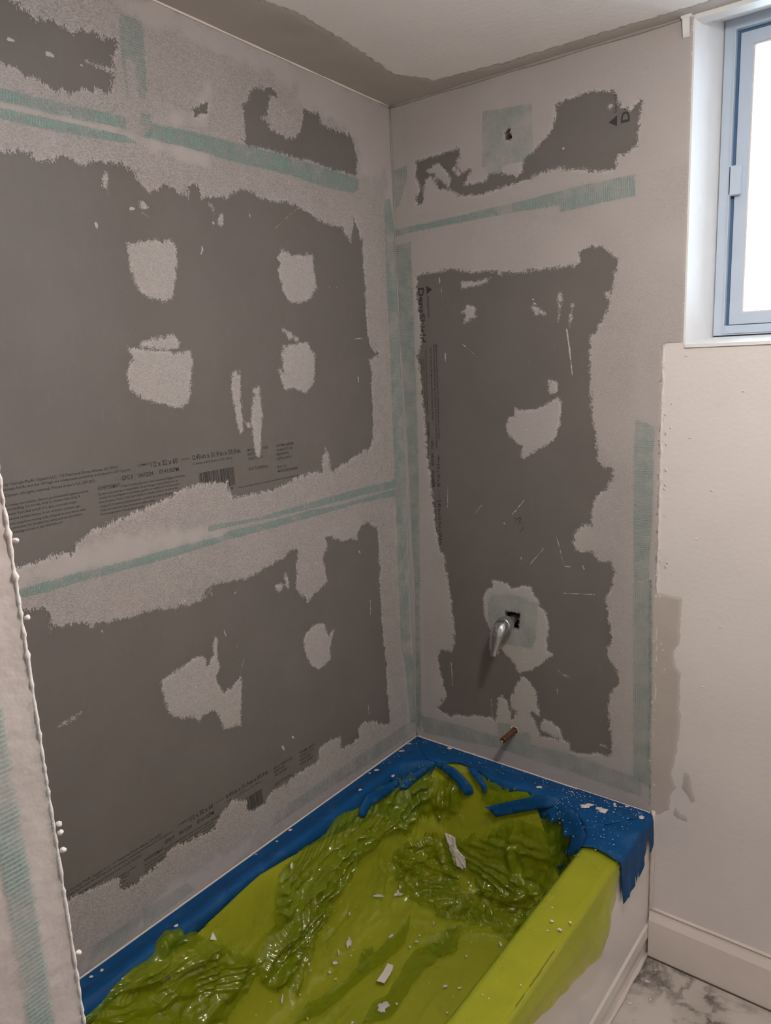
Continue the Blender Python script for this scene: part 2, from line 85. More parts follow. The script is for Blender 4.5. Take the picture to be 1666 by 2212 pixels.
TABS = [[24,[89,-402,390,-84,80],[100,-389,379,-55,91],[101,-380,387,-46,73],[100,-369,394,-37,55],[99,-357,399,-28,37],[99,-339,398,-9,26],[100,-321,396,10,14],[101,-302,395,29,2],[101,-283,395,46,-12],[101,-264,395,63,-26],[102,-247,397,80,-40],[107,-233,402,98,-54],[101,-232,419,91,-80],[94,-247,416,70,-70],[91,-264,417,49,-59],[89,-285,420,29,-49],[89,-303,422,10,-40],[88,-322,424,-8,-30],[87,-339,426,-27,-20],[85,-356,427,-45,-11],[86,-366,422,-54,5],[87,-376,416,-62,21],[87,-386,411,-71,37],[89,-395,401,-77,59],[91,-397,393,-76,72],[91,-378,408,-58,36],[94,-382,399,-58,54],[97,-387,390,-58,72],[88,-355,420,-40,0],[92,-360,412,-40,18],[96,-366,403,-40,36],[92,-341,414,-22,0],[95,-347,406,-22,18],[91,-322,417,-4,-18],[95,-327,408,-4,0],[99,-333,399,-4,18],[94,-307,410,14,-18],[98,-313,401,14,0],[93,-286,412,32,-36],[97,-292,403,32,-18],[96,-271,405,50,-36],[96,-252,408,68,-54],[100,-257,399,68,-36],[100,-236,415,86,-72],[102,-240,404,86,-54]],[18,[90,-227,387,-71,36],[98,-219,377,-54,47],[108,-206,373,-31,47],[113,-193,378,-14,33],[117,-179,383,3,19],[122,-166,389,19,6],[128,-156,395,34,-6],[135,-148,402,50,-18],[142,-140,409,65,-30],[150,-132,417,80,-42],[143,-136,430,67,-59],[130,-147,422,43,-48],[118,-159,415,19,-36],[112,-168,410,4,-25],[107,-179,406,-11,-15],[102,-190,403,-26,-5],[98,-203,400,-41,6],[95,-215,394,-56,21],[94,-223,384,-63,39],[99,-209,392,-45,21],[101,-213,381,-45,39],[106,-198,388,-27,21],[108,-202,378,-27,39],[110,-182,395,-9,3],[113,-187,385,-9,21],[115,-168,403,9,-15],[117,-172,392,9,3],[124,-159,401,27,-15],[131,-148,412,45,-33],[141,-139,424,63,-51]],[22,[154,-131,431,-94,-53],[163,-127,424,-78,-43],[174,-124,418,-62,-33],[186,-122,414,-46,-23],[199,-122,407,-29,-8],[214,-123,402,-12,6],[228,-124,397,5,21],[240,-127,387,18,40],[251,-128,377,31,60],[260,-128,366,44,79],[271,-123,367,62,79],[282,-116,373,81,72],[277,-113,389,76,46],[265,-113,400,60,25],[252,-112,411,44,3],[240,-112,418,28,-11],[227,-111,424,13,-26],[214,-110,430,-3,-40],[201,-111,432,-21,-47],[188,-113,434,-38,-54],[176,-116,437,-55,-62],[164,-123,433,-75,-57],[158,-128,431,-86,-54],[180,-116,432,-50,-54],[182,-120,421,-50,-36],[194,-116,423,-32,-36],[196,-120,412,-32,-18],[207,-113,426,-14,-36],[209,-117,415,-14,-18],[222,-115,418,4,-18],[224,-119,408,4,0],[237,-116,410,22,0],[239,-120,400,22,18],[251,-117,402,40,18],[253,-121,392,40,36],[255,-125,381,40,54],[257,-128,370,40,72],[265,-116,393,58,36],[267,-120,382,58,54]],[13,[256,-106,438,-50,-45],[269,-109,430,-35,-26],[284,-114,423,-20,-6],[296,-118,416,-8,12],[307,-121,409,5,29],[317,-122,400,17,47],[326,-122,390,30,65],[328,-115,404,39,41],[322,-113,414,31,23],[314,-109,423,22,4],[305,-104,431,14,-15],[289,-100,437,-3,-32],[274,-96,443,-20,-49],[261,-105,437,-42,-41],[273,-100,438,-24,-41],[277,-107,430,-24,-23],[289,-104,432,-6,-23],[293,-112,424,-6,-5],[305,-108,427,12,-5],[308,-115,418,12,13],[322,-115,410,30,31],[324,-119,399,30,49]],[36,[331,-135,357,-168,9],[349,-133,349,-143,28],[365,-133,338,-121,51],[378,-130,344,-101,47],[391,-127,350,-81,43],[405,-125,357,-61,40],[419,-124,364,-41,36],[433,-123,371,-20,32],[447,-122,379,0,28],[459,-121,384,18,25],[470,-119,390,35,22],[482,-118,395,53,20],[494,-117,401,71,17],[505,-116,407,89,14],[517,-114,411,107,12],[527,-111,415,125,9],[537,-106,418,142,6],[540,-99,426,153,-9],[544,-91,433,164,-24],[534,-93,438,147,-33],[522,-94,441,129,-43],[511,-98,440,110,-45],[500,-102,440,91,-47],[489,-107,436,71,-43],[478,-111,432,52,-39],[466,-114,426,33,-35],[454,-115,420,14,-32],[441,-117,413,-5,-28],[428,-119,407,-24,-24],[415,-120,400,-43,-20],[403,-121,393,-61,-16],[391,-122,387,-79,-12],[378,-124,380,-97,-7],[366,-126,374,-115,-3],[354,-128,368,-132,1],[342,-131,362,-150,5],[337,-134,354,-160,15],[348,-131,357,-142,15],[361,-128,360,-124,15],[362,-131,349,-124,33],[372,-125,376,-106,-3],[373,-127,364,-106,15],[374,-129,352,-106,33],[385,-124,379,-88,-3],[385,-125,367,-88,15],[386,-127,356,-88,33],[397,-122,383,-70,-3],[398,-124,371,-70,15],[398,-125,359,-70,33],[410,-122,387,-52,-3],[410,-123,375,-52,15],[411,-124,363,-52,33],[422,-119,403,-34,-21],[422,-121,391,-34,-3],[423,-122,379,-34,15],[434,-118,407,-16,-21],[435,-120,395,-16,-3],[435,-121,384,-16,15],[446,-117,411,2,-21],[447,-119,399,2,-3],[448,-121,388,2,15],[458,-116,414,20,-21],[459,-118,403,20,-3],[460,-120,392,20,15],[470,-115,418,38,-21],[471,-117,407,38,-3],[472,-118,395,38,15],[482,-113,421,56,-21],[483,-116,410,56,-3],[493,-111,424,74,-21],[495,-114,414,74,-3],[502,-104,436,92,-39],[504,-109,427,92,-21],[506,-113,417,92,-3],[515,-106,429,110,-21],[517,-110,420,110,-3],[525,-102,431,128,-21],[528,-107,422,128,-3],[535,-97,432,146,-21],[537,-103,423,146,-3]],[34,[514,-126,410,-99,-75],[519,-127,400,-94,-57],[523,-128,390,-88,-38],[528,-131,380,-82,-19],[543,-128,389,-58,-26],[559,-129,399,-34,-32],[564,-135,391,-31,-11],[570,-144,384,-28,9],[582,-160,374,-22,44],[602,-163,390,9,35],[603,-172,384,3,53],[604,-182,379,-3,70],[605,-193,374,-9,87],[610,-204,369,-9,109],[612,-209,358,-9,130],[627,-214,376,11,117],[641,-220,394,30,105],[665,-227,414,65,96],[676,-217,423,91,79],[669,-209,426,84,61],[660,-198,428,78,44],[651,-185,427,71,27],[641,-171,427,65,9],[631,-157,426,58,-8],[621,-145,427,52,-25],[613,-135,430,45,-42],[605,-126,433,39,-60],[593,-121,434,24,-71],[581,-116,434,9,-81],[570,-113,436,-6,-92],[559,-112,439,-22,-103],[544,-117,430,-47,-94],[534,-119,423,-65,-88],[524,-122,416,-82,-82],[519,-124,412,-91,-77],[529,-121,415,-73,-77],[530,-123,404,-73,-59],[532,-126,393,-73,-41],[533,-129,383,-73,-23],[541,-119,418,-55,-77],[542,-122,407,-55,-59],[543,-125,397,-55,-41],[551,-116,432,-37,-95],[552,-119,422,-37,-77],[554,-122,412,-37,-59],[556,-126,403,-37,-41],[562,-114,435,-19,-95],[564,-118,426,-19,-77],[566,-123,417,-19,-59],[568,-128,408,-19,-41],[571,-133,400,-19,-23],[573,-139,392,-19,-5],[577,-146,385,-19,13],[580,-154,379,-19,31],[575,-118,430,-1,-77],[578,-124,422,-1,-59],[581,-131,415,-1,-41],[584,-137,407,-1,-23],[587,-143,399,-1,-5],[590,-150,392,-1,13],[594,-158,386,-1,31],[615,-204,375,-1,103],[617,-209,367,-1,121],[590,-126,427,17,-59],[594,-133,421,17,-41],[597,-140,414,17,-23],[600,-148,408,17,-5],[604,-156,401,17,13],[608,-164,396,17,31],[613,-175,393,17,49],[619,-189,391,17,67],[625,-202,390,17,85],[630,-212,386,17,103],[606,-135,426,35,-41],[610,-144,421,35,-23],[614,-153,416,35,-5],[619,-163,411,35,13],[623,-174,407,35,31],[629,-186,405,35,49],[635,-199,403,35,67],[640,-212,402,35,85],[633,-170,421,53,13],[638,-182,418,53,31],[644,-195,416,53,49],[649,-208,414,53,67],[654,-219,412,53,85],[657,-200,425,71,49],[662,-212,422,71,67],[666,-222,418,71,85]],[6,[606,-255,359,-23,3],[623,-272,363,-8,25],[637,-283,390,7,3],[652,-296,418,22,-19],[648,-293,412,18,-14],[631,-279,390,0,-6],[615,-263,365,-15,7]]]
CRUMB_TAPE = [[22,-110,424,0,0,100,11.0,6.1],[137,-17,424,0,0,100,11.0,6.7],[16,-63,424,0,0,100,7.5,3.7],[25,-238,424,0,0,100,10.0,6.4],[95,-249,432,0,0,100,6.9,8.1],[61,-356,432,0,0,100,7.8,5.6],[18,-262,424,0,0,100,5.8,4.1],[467,-72,432,0,0,100,9.9,6.6],[541,-47,424,0,0,100,7.0,4.9],[545,-31,423,0,0,100,4.4,3.3],[662,-22,424,0,0,100,5.8,7.4],[691,-15,424,0,0,100,6.3,4.2],[277,6,424,0,0,100,7.1,3.6],[16,-4,424,0,0,100,8.9,5.1],[218,0,424,0,0,100,9.6,3.0],[250,0,424,0,0,100,6.0,3.0],[60,-978,432,0,0,100,7.2,5.4],[22,-1158,424,0,0,100,5.0,5.0],[25,-1136,424,0,0,100,5.4,4.4],[16,-587,424,0,0,100,6.9,5.2],[21,-640,424,0,0,100,4.2,3.4],[15,-705,424,0,0,100,3.7,2.5],[678,-70,432,0,0,100,4.2,2.5],[718,-75,432,0,0,100,1.7,1.9],[685,-154,432,0,0,100,1.9,1.6],[690,-183,432,0,0,100,2.4,1.3],[681,-201,432,0,0,100,1.6,1.6],[727,-195,432,0,0,100,2.9,2.1],[701,-40,424,0,0,100,2.0,1.7],[678,-26,424,0,0,100,3.6,1.1],[699,-238,432,0,0,100,3.1,1.8],[667,-30,424,0,0,100,5.7,4.3],[693,-15,424,0,0,100,6.4,4.3]]
CRUMB_SHEET = [[166,-246,109,48,10,87,8.2,11.6],[149,-305,134,76,-17,62,8.6,11.4],[442,-114,334,-12,-99,11,14.4,3.9],[437,-119,301,12,-99,11,4.4,6.1],[333,-134,225,-15,-94,31,2.9,5.1],[127,-502,168,94,-11,32,3.2,5.3],[190,-218,105,-1,-1,100,5.8,4.7],[174,-139,271,20,-98,0,7.1,5.3],[328,-174,115,6,-81,59,5.1,4.6],[129,-505,169,96,-10,27,4.1,5.7],[116,-596,192,91,-8,40,4.7,5.5],[282,-446,102,3,-7,100,4.8,4.0],[425,-494,99,3,-5,100,7.5,5.2],[457,-481,101,-2,-5,100,6.7,3.4],[471,-304,103,1,-15,99,4.4,10.0],[288,-246,105,12,-25,96,11.2,7.7],[141,-771,125,86,8,51,4.4,12.4],[158,-601,105,58,6,81,10.2,5.9],[149,-576,114,83,-2,56,3.2,10.3],[325,-679,99,0,-1,100,5.7,3.2],[306,-707,101,-3,3,100,6.4,5.0],[472,-558,102,3,0,100,3.6,3.2],[280,-399,102,-4,-2,100,5.3,4.5],[286,-422,103,4,2,100,6.4,4.4],[174,-557,102,17,-2,99,3.6,2.8],[139,-674,147,96,-4,27,5.3,5.3],[144,-675,132,97,16,18,4.6,3.8],[166,-631,104,34,-8,94,5.4,4.6],[190,-635,101,7,-2,100,5.3,3.4],[359,-606,101,-9,-2,100,4.4,5.1],[288,-345,106,-12,1,99,3.3,7.5],[293,-172,121,14,-59,80,4.0,4.4],[280,-190,110,10,-22,97,5.3,2.6],[365,-210,103,1,-7,100,4.3,6.0],[187,-220,105,-1,-2,100,6.3,4.0],[175,-187,117,41,-66,62,6.3,3.2],[419,-388,102,-7,-4,100,3.5,4.7],[209,-757,99,-6,-6,100,4.3,7.2],[158,-729,112,87,8,49,4.5,2.2],[90,-660,395,92,-10,37,4.5,11.3],[315,-441,101,11,-4,99,2.4,2.4],[746,-484,428,-2,-3,100,4.4,4.4],[717,-531,427,0,0,100,3.5,1.7],[737,-687,427,0,0,100,1.6,1.6],[697,-468,430,-2,1,100,1.5,1.5],[457,-480,100,-2,-5,100,6.1,3.1],[426,-498,101,2,-2,100,6.1,4.8],[471,-554,99,3,-1,100,2.9,2.9],[111,-944,245,80,-3,60,3.7,2.9]]
CRUMB_BIG = [['white plaster ring-shaped crumb on the sheet over the front rim',712,-502,427,0,-1,100,5.3,4.7],['small plaster lump beside the ring-shaped crumb on the front rim',736,-514,427,1,-1,100,5.2,5.8],['round plaster blob stuck on the sheet at the middle of the tub floor',219,-444,102,1,-9,100,9.8,9.0],['crumbly heap of plaster bits on the sheet,nearest the viewer',338,-632,101,1,1,100,16.4,18.9],['curled plaster crumb below the rising fold on the left of the tub floor',150,-537,114,84,5,55,9.6,17.7],['elongated plaster flake lying flat left of the tub floor centre',134,-388,149,78,-19,60,17.9,5.5],['dark-edged plaster crumb beside the elongated flake',152,-323,119,94,-22,25,19.1,6.9],['plaster crumb clinging to the crumpled folds under the front rim',408,-164,125,-6,-82,58,8.5,12.0],['larger plaster crumb in the crumpled folds below the front rim',435,-179,107,8,-75,66,17.7,12.7],['broad flat plaster lump on the blue tape at the tub corner',609,-82,432,0,0,100,20.0,11.6],['C-shaped plaster lump on the blue tape at the tub corner',650,-78,432,0,0,100,17.0,14.9],['splayed plaster scrap at the outer end of the blue tape',739,-41,424,0,0,100,13.2,8.3]]
FLAKES = [[[198,-139,225],[219,-140,226],[234,-140,225],[236,-147,203],[250,-147,190],[277,-153,185],[279,-160,160],[272,-168,152],[240,-161,154],[232,-154,173],[214,-146,194]],[[272,-528,107],[287,-524,106],[294,-536,105],[298,-551,106],[303,-581,105],[283,-587,107],[279,-557,104]],[[92,-921,374],[88,-909,383],[97,-907,365]]]

# ------------------------------------------------------------------ helpers
def link(o, parent=None):
    COL.objects.link(o)
    if parent is not None:
        o.parent = parent
    return o

def mesh_obj(name, verts, faces, mat=None, parent=None, smooth=False):
    me = bpy.data.meshes.new(name)
    me.from_pydata([tuple(v) for v in verts], [], faces)
    me.update()
    if smooth:
        me.polygons.foreach_set("use_smooth", [True] * len(me.polygons))
    if mat is not None:
        me.materials.append(mat)
    o = bpy.data.objects.new(name, me)
    return link(o, parent)

def bm_obj(name, bm, mat=None, parent=None, smooth=False):
    me = bpy.data.meshes.new(name)
    bm.normal_update()
    bm.to_mesh(me); bm.free()
    if smooth:
        me.polygons.foreach_set("use_smooth", [True] * len(me.polygons))
    if mat is not None:
        me.materials.append(mat)
    o = bpy.data.objects.new(name, me)
    return link(o, parent)

def add_box(bm, x0, x1, y0, y1, z0, z1):
    vs_ = [bm.verts.new(p) for p in ((x0,y0,z0),(x1,y0,z0),(x1,y1,z0),(x0,y1,z0),(x0,y0,z1),(x1,y0,z1),(x1,y1,z1),(x0,y1,z1))]
    for f in ((0,3,2,1),(4,5,6,7),(0,1,5,4),(1,2,6,5),(2,3,7,6),(3,0,4,7)):
        bm.faces.new([vs_[i] for i in f])
    return vs_

def box_obj(name, x0, x1, y0, y1, z0, z1, mat, parent=None, bevel=0.0):
    bm = bmesh.new()
    add_box(bm, x0, x1, y0, y1, z0, z1)
    if bevel > 0:
        bmesh.ops.bevel(bm, geom=list(bm.edges), offset=bevel, segments=2, affect='EDGES', profile=0.5)
    return bm_obj(name, bm, mat, parent, smooth=False)

def tag(o, label=None, cat=None, group=None, kind=None):
    if label: o["label"] = label
    if cat: o["category"] = cat
    if group: o["group"] = group
    if kind: o["kind"] = kind
    return o

def empty(name, loc):
    o = bpy.data.objects.new(name, None)
    o.location = loc
    o.empty_display_size = 0.05
    return link(o)

def tube(bm, pts, r, seg=16, caps=True, r_end=None):
    """round tube along a polyline; r may be a list"""
    pts = [Vector(p) for p in pts]
    n = len(pts)
    rr = r if isinstance(r, (list, tuple)) else [r] * n
    rings = []
    up = None
    for i, p in enumerate(pts):
        d = (pts[min(i+1, n-1)] - pts[max(i-1, 0)]).normalized()
        if up is None:
            up = Vector((0, 0, 1)) if abs(d.z) < 0.9 else Vector((1, 0, 0))
        a = d.cross(up).normalized(); b = a.cross(d).normalized(); up = b
        rings.append([bm.verts.new(p + (a * math.cos(t) + b * math.sin(t)) * rr[i]) for t in (2*math.pi*k/seg for k in range(seg))])
    for i in range(n - 1):
        for k in range(seg):
            bm.faces.new((rings[i][k], rings[i][(k+1) % seg], rings[i+1][(k+1) % seg], rings[i+1][k]))
    if caps:
        bm.faces.new(list(reversed(rings[0]))); bm.faces.new(rings[-1])
    return rings

# ---- signed distance (mm) of points to a polygon, positive inside
def poly_sdf(U, Vv, poly):
    P = np.asarray(poly, float)
    d2 = np.full(U.shape, 1e18)
    ins = np.zeros(U.shape, bool)
    n = len(P)
    for i in range(n):
        ax, ay = P[i]; bx_, by_ = P[(i + 1) % n]
        ex, ey = bx_ - ax, by_ - ay
        wx, wy = U - ax, Vv - ay
        t = np.clip((wx * ex + wy * ey) / (ex * ex + ey * ey + 1e-9), 0, 1)
        dx, dy = wx - ex * t, wy - ey * t
        np.minimum(d2, dx * dx + dy * dy, out=d2)
        c = ((ay <= Vv) & (by_ > Vv)) | ((by_ <= Vv) & (ay > Vv))
        if abs(ey) > 1e-9:
            xi = ax + (Vv - ay) / ey * ex
            ins ^= c & (U < xi)
    d = np.sqrt(d2)
    return np.where(ins, d, -d)

CLAMP = 40.0
def sdf_local(U, Vv, us, vsn, poly, pad=CLAMP):
    """sdf evaluated only near the polygon, -CLAMP elsewhere; U,V are grids from us x vsn"""
    out = np.full(U.shape, -CLAMP)
    P = np.asarray(poly, float)
    i0, i1 = np.searchsorted(us, [P[:, 0].min() - pad, P[:, 0].max() + pad])
    j0, j1 = np.searchsorted(vsn, [P[:, 1].min() - pad, P[:, 1].max() + pad])
    if i1 > i0 and j1 > j0:
        s = np.s_[j0:j1, i0:i1]
        out[s] = np.clip(poly_sdf(U[s], Vv[s], poly), -CLAMP, CLAMP)
    return out

def vnoise(U, Vv, scale, seed):
    """smooth value noise in about -1..1"""
    rng = np.random.default_rng(seed)
    g = rng.uniform(-1, 1, (64, 64))
    x = U / scale; y = Vv / scale
    x0 = np.floor(x).astype(int); y0 = np.floor(y).astype(int)
    fx = x - x0; fy = y - y0
    fx = fx*fx*(3-2*fx); fy = fy*fy*(3-2*fy)
    a = g[y0 % 64, x0 % 64]; b = g[y0 % 64, (x0+1) % 64]
    c = g[(y0+1) % 64, x0 % 64]; d = g[(y0+1) % 64, (x0+1) % 64]
    return (a*(1-fx)+b*fx)*(1-fy) + (c*(1-fx)+d*fx)*fy

# maps from (u mm, v mm, offset mm) in a plane to world metres
def map_left(u, v, o):  return np.stack([o, u, v], -1) / 1000.0
def map_end(u, v, o):   return np.stack([u, -o, v], -1) / 1000.0
def map_wing(u, v, o):  return np.stack([770.0 + o, -u, v], -1) / 1000.0   # u = -y
def map_ceil(u, v, o):
    z = 2276.0 - 0.051 * v - o
    return np.stack([v * 0 + u, v, z], -1) / 1000.0
def map_rim(u, v, o):   return np.stack([u, v, RIMZ * 1000.0 + o], -1) / 1000.0

def patch(name, parent, mapping, mat, cov_fn, bbox, step, off0, thick, ramp=10.0, margin=9.0, smo_fn=None, lump=0.0, seed=1, flip=False):
    """thin layer over a wall: grid cells near or inside the shape; its own thickness; 'cov' = distance to the edge in mm"""
    us = np.arange(bbox[0], bbox[1] + step * .5, step); vn = np.arange(bbox[2], bbox[3] + step * .5, step)
    U, Vv = np.meshgrid(us, vn)
    cov = cov_fn(U, Vv, us, vn)
    keep = cov > -margin
    cell = keep[:-1, :-1] & keep[1:, :-1] & keep[:-1, 1:] & keep[1:, 1:]
    used = np.zeros(cov.shape, bool)
    used[:-1, :-1] |= cell; used[1:, :-1] |= cell; used[:-1, 1:] |= cell; used[1:, 1:] |= cell
    idx = np.full(cov.shape, -1); idx[used] = np.arange(used.sum())
    t = np.clip((cov + 2) / ramp, 0, 1); t = t * t * (3 - 2 * t)
    off = off0 + thick * t
    if lump:
        off = off + t * lump * (vnoise(U, Vv, 45.0, seed) + .5 * vnoise(U, Vv, 17.0, seed + 1))
    P = mapping(U, Vv, off)[used]
    ii = np.argwhere(cell)
    q = np.stack([idx[ii[:, 0], ii[:, 1]], idx[ii[:, 0], ii[:, 1] + 1], idx[ii[:, 0] + 1, ii[:, 1] + 1], idx[ii[:, 0] + 1, ii[:, 1]]], -1)
    if flip: q = q[:, ::-1]
    me = bpy.data.meshes.new(name)
    nv, nf = len(P), len(q)
    if nf == 0: return None
    me.vertices.add(nv); me.vertices.foreach_set("co", P.astype(np.float32).ravel())
    me.loops.add(nf * 4); me.loops.foreach_set("vertex_index", q.astype(np.int32).ravel())
    me.polygons.add(nf); me.polygons.foreach_set("loop_start", (np.arange(nf) * 4).astype(np.int32))
    me.polygons.foreach_set("loop_total", np.full(nf, 4, np.int32))
    me.polygons.foreach_set("use_smooth", np.ones(nf, bool))
    me.update(calc_edges=True)
    a = me.attributes.new("cov", 'FLOAT', 'POINT'); a.data.foreach_set("value", cov[used].astype(np.float32))
    s = smo_fn(U, Vv, us, vn)[used] if smo_fn else np.zeros(nv)
    b = me.attributes.new("smo", 'FLOAT', 'POINT'); b.data.foreach_set("value", s.astype(np.float32))
    me.materials.append(mat)
    o = bpy.data.objects.new(name, me)
    return link(o, parent)

def poly_bbox(poly, pad):
    P = np.asarray(poly, float)
    return (P[:, 0].min() - pad, P[:, 0].max() + pad, P[:, 1].min() - pad, P[:, 1].max() + pad)

def spot(name, parent, mapping, mat, poly, step=2.5, off0=0.4, thick=1.0, smo=0.0, holes=(), **kw):
    def fn(U, Vv, us, vn):
        c = np.clip(poly_sdf(U, Vv, poly), -CLAMP, CLAMP)
        for h in holes: c = np.minimum(c, -poly_sdf(U, Vv, h))
        return c
    return patch(name, parent, mapping, mat, fn, poly_bbox(poly, 11), step, off0, thick, smo_fn=(lambda U, Vv, us, vn: np.full(U.shape, smo)), **kw)

def sliver_poly(x0, y0, x1, y1, w):
    dx, dy = x1 - x0, y1 - y0; l = math.hypot(dx, dy) + 1e-6
    nx, ny = -dy / l * w / 2, dx / l * w / 2
    ex, ey = dx / l * w * .4, dy / l * w * .4
    return [(x0 - ex, y0 - ey), (x0 + nx, y0 + ny), ((x0 + x1)/2 + nx * 1.2, (y0 + y1)/2 + ny * 1.2), (x1 + nx*.6, y1 + ny*.6), (x1 + ex, y1 + ey), (x1 - nx*.6, y1 - ny*.6), ((x0 + x1)/2 - nx*.8, (y0 + y1)/2 - ny*.8), (x0 - nx, y0 - ny)]

def flake(name, parent, mapping, poly, off0, thick, mat, seed=0):
    """small solid flake: outline in mm with a domed top, closed to the wall"""
    rng = random.Random(seed)
    n = len(poly); cx = sum(p[0] for p in poly) / n; cy = sum(p[1] for p in poly) / n
    ar = sum(poly[i][0]*poly[(i+1) % n][1]-poly[(i+1) % n][0]*poly[i][1] for i in range(n))
    if ar < 0: poly = list(reversed(poly))
    V_, F_ = [], []
    for k, (s, o) in enumerate(((1.0, 0.0), (0.93, .7), (0.6, 1.0))):
        for p in poly:
            V_.append((cx + (p[0]-cx)*s, cy + (p[1]-cy)*s, off0 + thick * o * (1 + (rng.random()-.5)*.5)))
    V_.append((cx, cy, off0 + thick))
    for k in range(2):
        for i in range(n):
            j = (i + 1) % n
            F_.append((k*n+i, k*n+j, (k+1)*n+j, (k+1)*n+i))
    for i in range(n): F_.append((2*n+i, 2*n+(i+1) % n, 3*n))
    A = np.array(V_)
    return mesh_obj(name, mapping(A[:, 0], A[:, 1], A[:, 2]), F_, mat, parent, smooth=True)

# ------------------------------------------------------------------ materials
def new_mat(name):
    mt = bpy.data.materials.new(name); mt.use_nodes = True
    nt = mt.node_tree
    return mt, nt, nt.nodes["Principled BSDF"], nt.nodes["Material Output"]

def nd(nt, typ, **kw):
    n = nt.nodes.new(typ)
    for k, v in kw.items():
        setattr(n, k, v)
    return n

def noise(nt, co, scale, detail=2.0, rough=0.5, sx=(1, 1, 1)):
    mp = nd(nt, 'ShaderNodeMapping'); mp.inputs['Scale'].default_value = sx
    nt.links.new(co, mp.inputs['Vector'])
    n = nd(nt, 'ShaderNodeTexNoise'); n.inputs['Scale'].default_value = scale
    n.inputs['Detail'].default_value = detail; n.inputs['Roughness'].default_value = rough
    nt.links.new(mp.outputs[0], n.inputs['Vector'])
    return n.outputs['Fac']

def mathn(nt, op, a, b=None, c=None, clamp=False):
    n = nd(nt, 'ShaderNodeMath', operation=op, use_clamp=clamp)
    for i, v in enumerate((a, b, c)):
        if v is None: continue
        if isinstance(v, (int, float)): n.inputs[i].default_value = v
        else: nt.links.new(v, n.inputs[i])
    return n.outputs[0]

def remap(nt, v, a, b, c=0.0, d=1.0):
    n = nd(nt, 'ShaderNodeMapRange'); n.inputs[1].default_value = a; n.inputs[2].default_value = b
    n.inputs[3].default_value = c; n.inputs[4].default_value = d
    nt.links.new(v, n.inputs[0]); return n.outputs[0]

def mixc(nt, fac, a, b):
    n = nd(nt, 'ShaderNodeMix', data_type='RGBA')
    if isinstance(fac, (int, float)): n.inputs['Factor'].default_value = fac
    else: nt.links.new(fac, n.inputs['Factor'])
    for sock, v in ((n.inputs[6], a), (n.inputs[7], b)):
        if isinstance(v, tuple): sock.default_value = (*v, 1) if len(v) == 3 else v
        else: nt.links.new(v, sock)
    return n.outputs[2]

def bump(nt, h, dist, strength=1.0, normal=None):
    n = nd(nt, 'ShaderNodeBump'); n.inputs['Distance'].default_value = dist; n.inputs['Strength'].default_value = strength
    nt.links.new(h, n.inputs['Height'])
    if normal is not None: nt.links.new(normal, n.inputs['Normal'])
    return n.outputs[0]

def objco(nt):
    return nd(nt, 'ShaderNodeTexCoord').outputs['Object']

def simple(name, col, rough=0.5, metal=0.0, var=0.0, vscale=8.0, bmp=0.0, bscale=60.0, spec=0.5):
    mt, nt, p, out = new_mat(name)
    co = objco(nt)
    p.inputs['Roughness'].default_value = rough; p.inputs['Metallic'].default_value = metal
    p.inputs['Specular IOR Level'].default_value = spec
    if var > 0:
        f = noise(nt, co, vscale, 4, .6)
        c2 = tuple(max(0, c * (1 - var)) for c in col)
        nt.links.new(mixc(nt, remap(nt, f, .3, .7), c2, col), p.inputs['Base Color'])
    else:
        p.inputs['Base Color'].default_value = (*col, 1)
    if bmp > 0:
        nt.links.new(bump(nt, noise(nt, co, bscale, 3), bmp), p.inputs['Normal'])
    return mt

